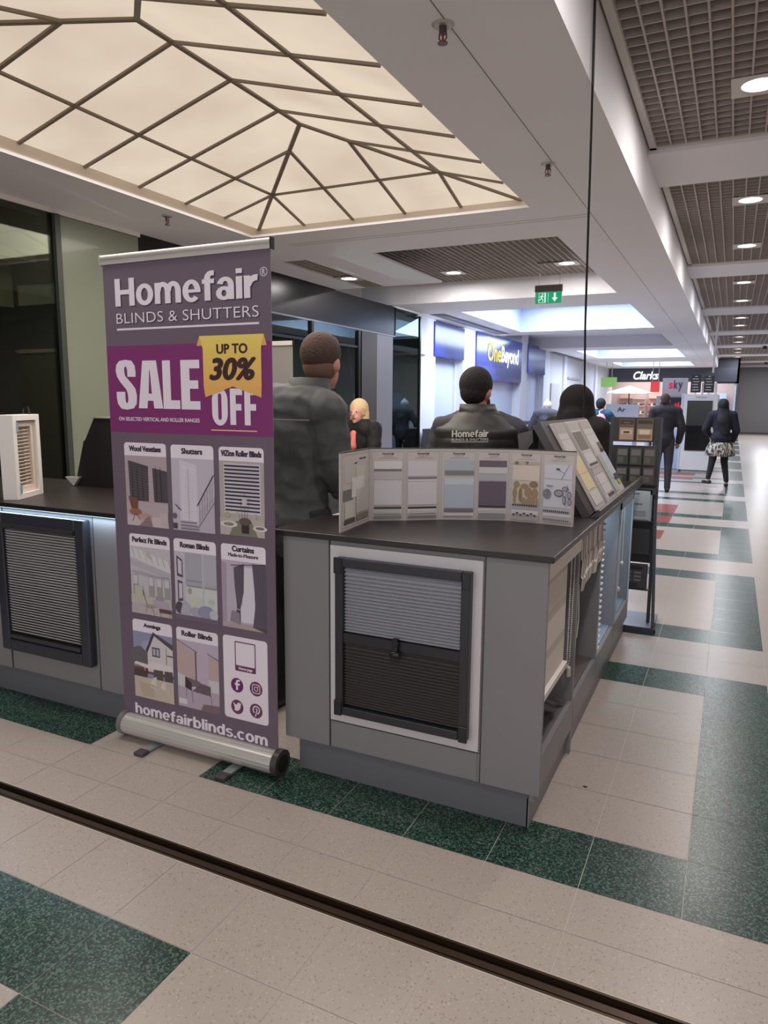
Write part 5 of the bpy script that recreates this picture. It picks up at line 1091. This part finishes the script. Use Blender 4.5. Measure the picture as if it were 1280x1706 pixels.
    for sd in 'LR':
        q = MB(); t = Vector((*j['toe' + sd], 0)).normalized(); a = S('ank' + sd)
        q.cap(a - t * .045 - Vector((0, 0, .042)), a + t * .155 * s - Vector((0, 0, .055)), .042 * s, .033 * s, sm_, 12); q.build('shoe', root, remesh=vox * .8, smooth_it=2)
    return root, dict(hp=hp, S=S, R=R, s=s, hd=hd, nk=nk, tm=tm)
def short_hair(root, K, col, thick=.012, beard=None, fade=None, vox=.008):
    hp, s, R = K['hp'], K['s'], K['R']; hm = mat(*col, rough=.85, noise=.35, scale=90, bump=.8)
    q = MB(); q.ell(hp(0, -.018, .042), ((.079 + thick) * s, (.094 + thick) * s, (.088 + thick) * s), hm, 20, 14, R); q.ell(hp(0, .02, .085), (.064 * s, .07 * s, .046 * s), hm, 16, 10, R)
    q.ell(hp(0, -.04, .03 if fade else .0), (.071 * s + thick * .6, .070 * s + thick, (.062 if fade else .08) * s), hm, 16, 10, R); h = q.build('hair', root, remesh=vox, smooth_it=1)
    if fade:
        fm = mat(*fade, rough=.85, noise=.15, scale=120); q = MB(); q.ell(hp(0, -.026, -.01), (.0775 * s, .0795 * s, .082 * s), fm, 18, 12, R); q.build('faded_hair', root, remesh=vox, smooth_it=1)
    if beard: 
        bm_ = mat(*beard, rough=.9); q = MB(); q.ell(hp(0, .03, -.062), (.062 * s, .066 * s, .055 * s), bm_, 14, 10, R); q.build('beard', root, remesh=vox)
    return h
R_ = math.radians
# jacketed man at the left kiosk gap
root, K = person('person', 'man in dark grey jacket with short brown hair, back turned, next to the banner', (-1.87, 2.90, 0), R_(-5), 1.85,
    dict(elbR=(.205, .03, 1.16), wriR=(.14, .22, 1.03), elbL=(-.26, .0, 1.14), wriL=(-.2, .2, 1.0), head=(.075, .11, 1.63), neck=(.04, .05, 1.48), shoR=(.172, 0, 1.42), shoL=(-.205, 0, 1.42)), skin=(196, 136, 116), top=(72, 74, 76), vox=.011, hem=.80, bulk=.028, headrot=R_(3), legs=(30, 30, 34))
short_hair(root, K, (72, 54, 46), .010, None, (112, 84, 72))
q = MB(); s = K['s']; nk = K['nk']; q.loft([(nk.x, nk.y - .02, nk.z - .05, .135, .115), (nk.x, nk.y - .01, nk.z + .01, .112, .102), (nk.x + .005, nk.y + .005, nk.z + .085, .098, .094), (nk.x + .005, nk.y + .008, nk.z + .088, .092, .088), (nk.x + .004, nk.y + .006, nk.z + .07, .084, .08), (nk.x, nk.y, nk.z, .08, .075)], mat(54, 55, 57, rough=.6), 28); q.build('collar', root)
q = MB(); sm_ = mat(112, 110, 108, rough=.6); pts = [(-.2 + .05 * k, -.152 - .018 * math.cos((k - 4) * .35), 1.46 + .0 * k) for k in range(9)]; q.tube(pts, .0025, sm_, 6); q.build('shoulder_seam', root)
# man with the padded vest
root, K = person('person', 'bearded man in black padded body warmer with white lettering across the back', (-1.31, 3.96, 0), R_(8), 1.755,
    dict(elbR=(.30, .12, 1.15), wriR=(.22, .34, 1.09), elbL=(-.27, .02, 1.13), wriL=(-.2, .25, 1.03), shoR=(.195, 0, 1.375), shoL=(-.195, 0, 1.38), head=(-.02, .04, 1.60), neck=(0, .01, 1.46)), skin=(190, 132, 108), top=(50, 49, 58), vox=.012, hem=.82, bulk=.018, topname='sweater', headrot=R_(-20))
short_hair(root, K, (26, 20, 20), .014, (34, 26, 24))
vm = mat(36, 33, 33, rough=.5, noise=.1, scale=14, bump=.3)
q = MB(); n = 28
rings = [(0, 0, .84, .2, .165)]
for k in range(9):
    z = .88 + k * .058; w_ = .205 + .045 * min(1, k / 6.); rings += [(0, 0, z, w_, .165), (0, 0, z + .029, w_ + .010, .178), (0, 0, z + .053, w_, .166)]
rings += [(0, 0, 1.41, .235, .150), (0, 0, 1.435, .20, .135), (0, .0, 1.465, .15, .12), (0, .0, 1.49, .11, .105)]
q.loft(rings, vm, 40); q.build('padded_vest', root, wrinkle=.007, wscale=9)
q = MB(); nk = K['nk']; q.loft([(0, -.005, 1.43, .12, .112), (0, -.005, 1.46, .118, .112), (-.005, -.002, 1.50, .108, .104), (-.01, .0, 1.535, .10, .097), (-.01, .0, 1.53, .085, .082), (0, 0, 1.46, .085, .082)], vm, 26); q.build('collar', root)
cv = Canvas((-.115, -.1845, 1.325), (1, 0, .03), (0, 0, 1), .0004); VT = mat(200, 196, 192, rough=.5)
heavy(cv, 'Homefair', 0, .026, .205, .064, VT); cv.text('BLINDS & SHUTTERS', 0, .006, .205, .02, VT, .0); cv.rect(0, -.002, .205, .001, VT); cv.build('printed_lettering', root)
# hooded person beyond the kiosk end
root, K = person('person', 'person in a long black head covering beyond the sloped sample rack', (-1.08, 5.62, 0), R_(-12), 1.66, dict(elbL=(-.25, .05, 1.12), elbR=(.25, .05, 1.12)), top=(18, 15, 16), vox=.016, hem=.7, bulk=.03, fold=False, topname='robe', female=True)
q = MB(); hm = mat(17, 13, 14, rough=.95); s = K['s']; h = K['hd']; q.ell((h.x, h.y - .02, h.z + .02), (.132, .135, .135), hm); q.cap((h.x, h.y - .01, h.z - .02), (h.x, -.01, h.z - .2), .135, .17, hm, 16); q.cap((h.x, -.02, h.z - .2), (0, -.03, .98), .165, .2, hm, 16, .75); q.cap((h.x + .02, -.1, h.z - .1), (.06, -.12, 1.12), .085, .10, hm)
q.build('head_covering', root, remesh=.014, smooth_it=3)
# blonde woman
root, K = person('person', 'blonde woman in black top over coral shirt, facing left beside the shop entrance', (-3.2, 6.1, 0), R_(168), 1.57, dict(elbL=(-.24, .06, 1.13), wriL=(-.15, .26, 1.08), elbR=(.25, .03, 1.13), wriR=(.18, .24, 1.05), head=(0, .04, 1.60)), skin=(226, 170, 150), top=(22, 20, 22), vox=.014, bulk=.02, female=True, headrot=R_(12), topname='black_top')
q = MB(); hm = mat(222, 196, 150, rough=.8, noise=.3, scale=60, bump=.6); hp, s = K['hp'], K['s']
q.ell(hp(0, -.035, .04), (.09, .10, .10), hm, 18, 12, K['R']); q.cap(hp(-.05, -.05, .0), hp(-.08, -.04, -.19), .05, .035, hm); q.cap(hp(.05, -.05, .0), hp(.085, -.04, -.2), .05, .035, hm); q.cap(hp(0, -.07, 0), hp(0, -.09, -.21), .07, .05, hm); q.build('long_hair', root, remesh=.011, smooth_it=2)
q = MB(); cm = mat(236, 128, 120, rough=.7); q.cap((0, .105, 1.12), (0, .082, 1.235), .045, .042, cm); q.cap((-.03, .06, 1.25), (.03, .06, 1.25), .036, .036, cm); q.build('coral_shirt', root, remesh=.012)
# distant people
root, K = person('person', 'man in grey jacket and white beanie leaning at a dark counter', (-3.32, 14.2, 0), R_(0), 1.62, dict(elbL=(-.33, .05, 1.14), wriL=(-.3, .2, .98), head=(0, .12, 1.55), neck=(0, .06, 1.44)), top=(66, 66, 76), vox=.02, fold=False)
q = MB(); q.ell(K['hp'](0, -.01, .055), (.088, .1, .09), mat(200, 196, 204, rough=.9)); q.cap(K['hp'](0, -.01, .1), K['hp'](0, -.02, .16), .05, .03, mat(200, 196, 204, rough=.9)); q.build('beanie', root, remesh=.014, smooth_it=2)
q = MB(); q.cap((-.12, 0, 1.315), (.12, 0, 1.315), .095, .095, mat(120, 118, 128)); q.build('white_shoulder_yoke', root, remesh=.016)
root, K = person('person', 'person in teal blue coat carrying a round pink bag, by the umbrella', (-2.28, 14.2, 0), R_(-18), 1.62, dict(elbR=(.3, .18, 1.22), wriR=(.33, .36, 1.26)), top=(34, 66, 92), vox=.02, fold=False, female=True, hem=.78, topname='coat')
short_hair(root, K, (30, 26, 30), .02, vox=.014)
q = MB(); q.loft([(.14, -.24, 1.06, .06, .04), (.14, -.25, 1.11, .10, .06), (.14, -.25, 1.20, .115, .065), (.14, -.25, 1.29, .085, .05), (.14, -.24, 1.34, .03, .03)], mat(214, 140, 150, rough=.6), 18); q.build('pink_bag', root)
q = MB(); q.tube([(.12, -.24, 1.32), (.08, -.2, 1.38), (.1, -.1, 1.42)], .009, mat(206, 196, 200), 8); q.build('bag_strap', root)
root, K = person('person', 'man in black jacket standing with his back turned beside the brochure rack', (-1.05, 13.4, 0), R_(8), 1.72, dict(elbR=(.28, -.02, 1.14), elbL=(-.27, .02, 1.14), head=(-.02, .05, 1.61)), skin=(160, 120, 104), top=(34, 30, 38), legs=(52, 50, 58), vox=.018, bulk=.026, fold=False, hem=.82)
short_hair(root, K, (66, 48, 46), .004, vox=.014)
q = MB(); q.cap((-.30, -.03, .9), (-.30, -.03, .74), .06, .07, mat(196, 196, 204)); q.build('plastic_bag', root, remesh=.014)
root, K = person('person', 'walking woman with long black hair, dark jacket, patterned ruffled skirt and black leggings', (-.17, 14.8, 0), R_(6), 1.63, dict(hipL=(-.08, 0, .93), kneL=(-.13, -.04, .52), ankL=(-.19, -.16, .15), kneR=(.1, .06, .5), ankR=(.16, -.02, .085), elbL=(-.29, .04, 1.15), wriL=(-.2, .2, 1.02), elbR=(.27, .0, 1.12), wriR=(.24, .16, .93), toeL=(-.5, .8)), skin=(214, 170, 156), top=(30, 28, 44), legs=(24, 20, 24), vox=.018, bulk=.024, hem=.84, flare=.02, fold=False, female=True)
q = MB(); hm = mat(18, 15, 18, rough=.7); hp = K['hp']; q.ell(hp(0, -.02, .02), (.1, .115, .115), hm); q.cap(hp(0, -.04, -.02), (.01, -.10, 1.25), .1, .125, hm, 14, .55); q.cap((.01, -.10, 1.26), (.05, -.12, 1.03), .122, .085, hm, 14, .5); q.build('long_hair', root, remesh=.016, smooth_it=2)
def skirtmat():
    m = bpy.data.materials.new('patterned_fabric'); m.use_nodes = True; nt = m.node_tree; p = nt.nodes['Principled BSDF']; tc = nt.nodes.new('ShaderNodeTexCoord'); n = nt.nodes.new('ShaderNodeTexNoise'); n.inputs['Scale'].default_value = 22; n.inputs['Detail'].default_value = 3; n.inputs['Distortion'].default_value = 1.5
    mp = nt.nodes.new('ShaderNodeMapping'); mp.inputs['Scale'].default_value = (1, 1, .35); nt.links.new(tc.outputs['Object'], mp.inputs[0]); nt.links.new(mp.outputs[0], n.inputs['Vector'])
    cr = nt.nodes.new('ShaderNodeValToRGB'); e = cr.color_ramp; e.elements[0].position = .45; e.elements[0].color = (*lin((62, 56, 58)), 1); e.elements[1].position = .56; e.elements[1].color = (*lin((206, 196, 182)), 1)
    nt.links.new(n.outputs['Fac'], cr.inputs[0]); nt.links.new(cr.outputs[0], p.inputs['Base Color']); p.inputs['Roughness'].default_value = .9; return m
q = MB(); n = 36; vs = []
for (z, r, w_) in ((.83, .19, .0), (.74, .225, .014), (.66, .24, .02), (.585, .235, .03), (.57, .2, .02)):
    vs += [((r + w_ * math.cos(9 * 2 * PI * k / n)) * math.cos(2 * PI * k / n), (r * .8 + w_ * math.cos(9 * 2 * PI * k / n)) * math.sin(2 * PI * k / n), z) for k in range(n)]
q.add(vs, [(i * n + k, (i + 1) * n + k, (i + 1) * n + (k + 1) % n, i * n + (k + 1) % n) for i in range(4) for k in range(n)], skirtmat(), True); q.build('ruffled_skirt', root)

# bag between the kiosks
th = thing('bag', 'black and white patterned bag on the floor glimpsed between banner and kiosk', 'bag', (-2.28, 3.55, 0))
q = MB(); q.loft([(-2.28, 3.55, .0, .13, .09), (-2.28, 3.55, .05, .16, .11), (-2.28, 3.55, .22, .15, .1), (-2.28, 3.55, .36, .1, .05)], skirtmat(), 20); q.build('body', th)
q = MB(); q.tube([(-2.36, 3.55, .34), (-2.33, 3.55, .46), (-2.23, 3.55, .46), (-2.2, 3.55, .34)], .008, BLK); q.build('handle', th)

# ================================================================== FAR STALLS
# white coffee stall with dark screen and menu boards
th = thing('drinks_stall', 'white drinks stall body with tall dark screen beside the walking woman', 'stall', (-.7, 17.8, 0))
WS = mat(226, 224, 226, rough=.45); y = 17.5
q = MB(); q.box(-1.02, -.32, y, y + 1.6, .06, 1.74, WS); q.box(-.98, -.36, y + .03, y + 1.57, 0, .06, mat(150, 150, 155)); q.box(-1.06, -1.02, y - .02, y + 1.6, .06, 1.76, mat(200, 212, 232)); q.build('body', th)
q = MB(); q.box(-.93, -.42, y - .03, y, .50, 1.60, mat(22, 21, 24, rough=.15)); q.box(-.925, -.425, y - .033, y - .03, 1.05, 1.59, mat(60, 60, 58, rough=.2)); q.build('screen', th)
cv = Canvas((-.9, y - .001, 1.66), (1, 0, 0), (0, 0, 1), .003); cv.text('COSTA', .13, 0, .36, .03, mat(70, 66, 66), .01); cv.build('lettering', th)
for k, (x, rz_) in enumerate([(-.79, 0), (-.52, 0)]):
    t_ = thing('menu_board', ['left black menu board with white writing on top of the white stall', 'right black menu board with white writing on top of the white stall'][k], 'menu board', (x, y + .1, 1.74), 'menu boards')
    q = MB(); q.box(x - .105, x + .105, y + .09, y + .12, 1.78, 2.17 - .03 * k, mat(30, 32, 40, rough=.3)); q.build('board', t_)
    q = MB(); q.box(x - .02, x + .02, y + .1, y + .12, 1.741, 1.78, WS); q.build('foot', t_)
    cv = Canvas((x - .105, y + .088, 1.78), (1, 0, 0), (0, 0, 1), .002); wm = mat(200, 204, 214)
    for j in range(5): cv.rect(.03 + .012 * (j % 2), .05 + .06 * j, .17 - .014 * ((j + k) % 3), .066 + .06 * j, wm)
    cv.rect(.08, .34, .13, .36, wm); cv.build('writing', t_)
q = MB(); q.box(-.675, -.635, y - .0 + .3, y + .45, 1.741, 2.0, mat(230, 232, 240)); q.box(-.41, -.36, y + .3, y + .45, 1.741, 2.0, mat(230, 232, 240)); tag(q.build('cup_stack'), 'pale stacks of cups between the menu boards', 'cups')
# long white counter left of it
q = MB(); q.box(-1.85, -1.07, 18.3, 19.2, .0, .95, mat(214, 220, 238, rough=.4))
for x in (-1.6, -1.34): q.box(x - .004, x + .004, 18.296, 18.3, .05, .9, mat(176, 182, 200))
tag(q.build('white_counter'), 'low white counter left of the drinks stall below the dark screen', 'counter')
# sky stand
th = thing('promotion_stand', 'white promotion stand with red and grey sky lettering over a dark screen', 'stand', (-1.6, 22, 0))
y = 22.0
q = MB(); q.box(-2.0, -1.2, y, y + .3, .0, 1.74, mat(190, 190, 200)); q.box(-1.86, -1.2, y, y + .12, 1.74, 2.24, mat(206, 200, 206, rough=.4)); q.build('body', th)
q = MB(); q.box(-1.88, -1.22, y - .05, y, .86, 1.70, mat(38, 34, 48, rough=.3)); q.box(-1.36, -1.24, y - .06, y - .05, .62, .95, mat(30, 28, 34)); q.build('screen', th)
cv = Canvas((-1.88, y - .052, .86), (1, 0, 0), (0, 0, 1), .003)
for k in range(9): a = k * 40; cv.line(.46, .5, .46 + .13 * math.cos(R_(a)), .5 + .2 * math.sin(R_(a)), .045, mat(220, 40, 70, emit=(220, 40, 70), es=.4))
cv.circ(.46, .5, .06, mat(240, 120, 140, emit=(240, 120, 140), es=.4)); cv.circ(.15, .5, .1, mat(90, 60, 130)); cv.build('screen_picture', th)
cv = Canvas((-1.86, y - .001, 1.74), (1, 0, 0), (0, 0, 1), .004); cv.text('s', .17, .2, .28, .37, mat(214, 34, 76, emit=(214, 34, 76), es=.4), .03); cv.text('k', .30, .2, .41, .44, mat(150, 60, 110), .03); cv.text('y', .42, .12, .53, .37, mat(96, 84, 104), .03); cv.build('lettering', th)
# parasol
th = thing('parasol', 'white parasol over the far seating', 'parasol', (-3.0, 24, 0))
q = MB(); n = 8; ap = (-3.0, 24.0, 2.07); rim = [(-3.0 + .68 * math.cos(2 * PI * k / n + .2), 24 + .68 * math.sin(2 * PI * k / n + .2), 1.86) for k in range(n)]; rim2 = [(x, y_, 1.82) for x, y_, z in rim]
q.add([ap] + rim + rim2, [(0, 1 + k, 1 + (k + 1) % n) for k in range(n)] + [(1 + k, 9 + k, 9 + (k + 1) % n, 1 + (k + 1) % n) for k in range(n)], mat(236, 236, 240, rough=.7)); q.build('canopy', th)
q = MB(); q.cyl((-3.0, 24, 0), (-3.0, 24, 2.06), .02, mat(90, 88, 92)); q.build('pole', th); q = MB(); q.cyl((-3, 24, 0), (-3, 24, .06), .25, mat(80, 80, 84), 20); q.build('base', th)
for (x0, x1, y_, z0, z1, c_, lab, cat_) in [(-3.15, -2.3, 20.5, 0, 1.5, (214, 216, 226), 'white notice screen with black capital letters behind the blue coat', 'screen'), (-4.6, -3.3, 15.6, 0, 1.12, (52, 54, 60), 'dark counter the beanie man leans on', 'counter'), (-3.0, -2.0, 17.0, 0, .98, (206, 208, 216), 'white low display unit behind the brochure rack', 'display unit')]:
    q = MB(); q.box(x0, x1, y_, y_ + .1 if z1 > 1.4 else y_ + .7, z0, z1, mat(*c_, rough=.5))
    if cat_ == 'counter': q.box(x0, x1, y_ - .02, y_, 1.0, 1.05, mat(130, 180, 110, emit=(130, 190, 110), es=.3))
    if cat_ == 'screen':
        nm = 'notice_screen'; o_ = q.build(nm); tag(o_, lab, cat_); cv = Canvas((x0, y_ - .002, 1.2), (1, 0, 0), (0, 0, 1), .003); cv.text('Ar', .3, .1, .52, .22, mat(60, 62, 76), .02); cv.build('lettering', o_); continue
    tag(q.build('dark_counter' if cat_ == 'counter' else 'display_unit'), lab, cat_)
for (x0, x1, z0, z1, y_, c_, lab) in [(-2.72, -2.42, 1.92, 2.3, 27.5, (226, 60, 60), 'square red sign board in the far shop front'), (-4.45, -3.9, 2.1, 2.45, 27.5, (140, 186, 104), 'lime green sign hanging in front of the far left wall')]:
    q = MB(); q.box(x0, x1, y_, y_ + .05, z0, z1, mat(*c_, rough=.5, emit=c_, es=.25)); o_ = q.build('sign_board'); tag(o_, lab, 'sign')
    q = MB(); q.cyl(((x0 + x1) / 2 - .1, y_ + .02, z1), ((x0 + x1) / 2 - .1, y_ + .02, 3.0), .012, mat(190, 190, 195), 6); q.cyl(((x0 + x1) / 2 + .1, y_ + .02, z1), ((x0 + x1) / 2 + .1, y_ + .02, 3.0), .012, mat(190, 190, 195), 6); q.build('hanger', o_)
# litter on the floor
q = MB(); q.add([(-.44, 2.8, .001), (-.425, 2.795, .002), (-.42, 2.805, .004), (-.438, 2.808, .001)], [(0, 1, 2, 3)], mat(26, 22, 22)); tag(q.build('leaf_scrap'), 'tiny dark scrap on the pale floor right of the kiosk', 'scrap')
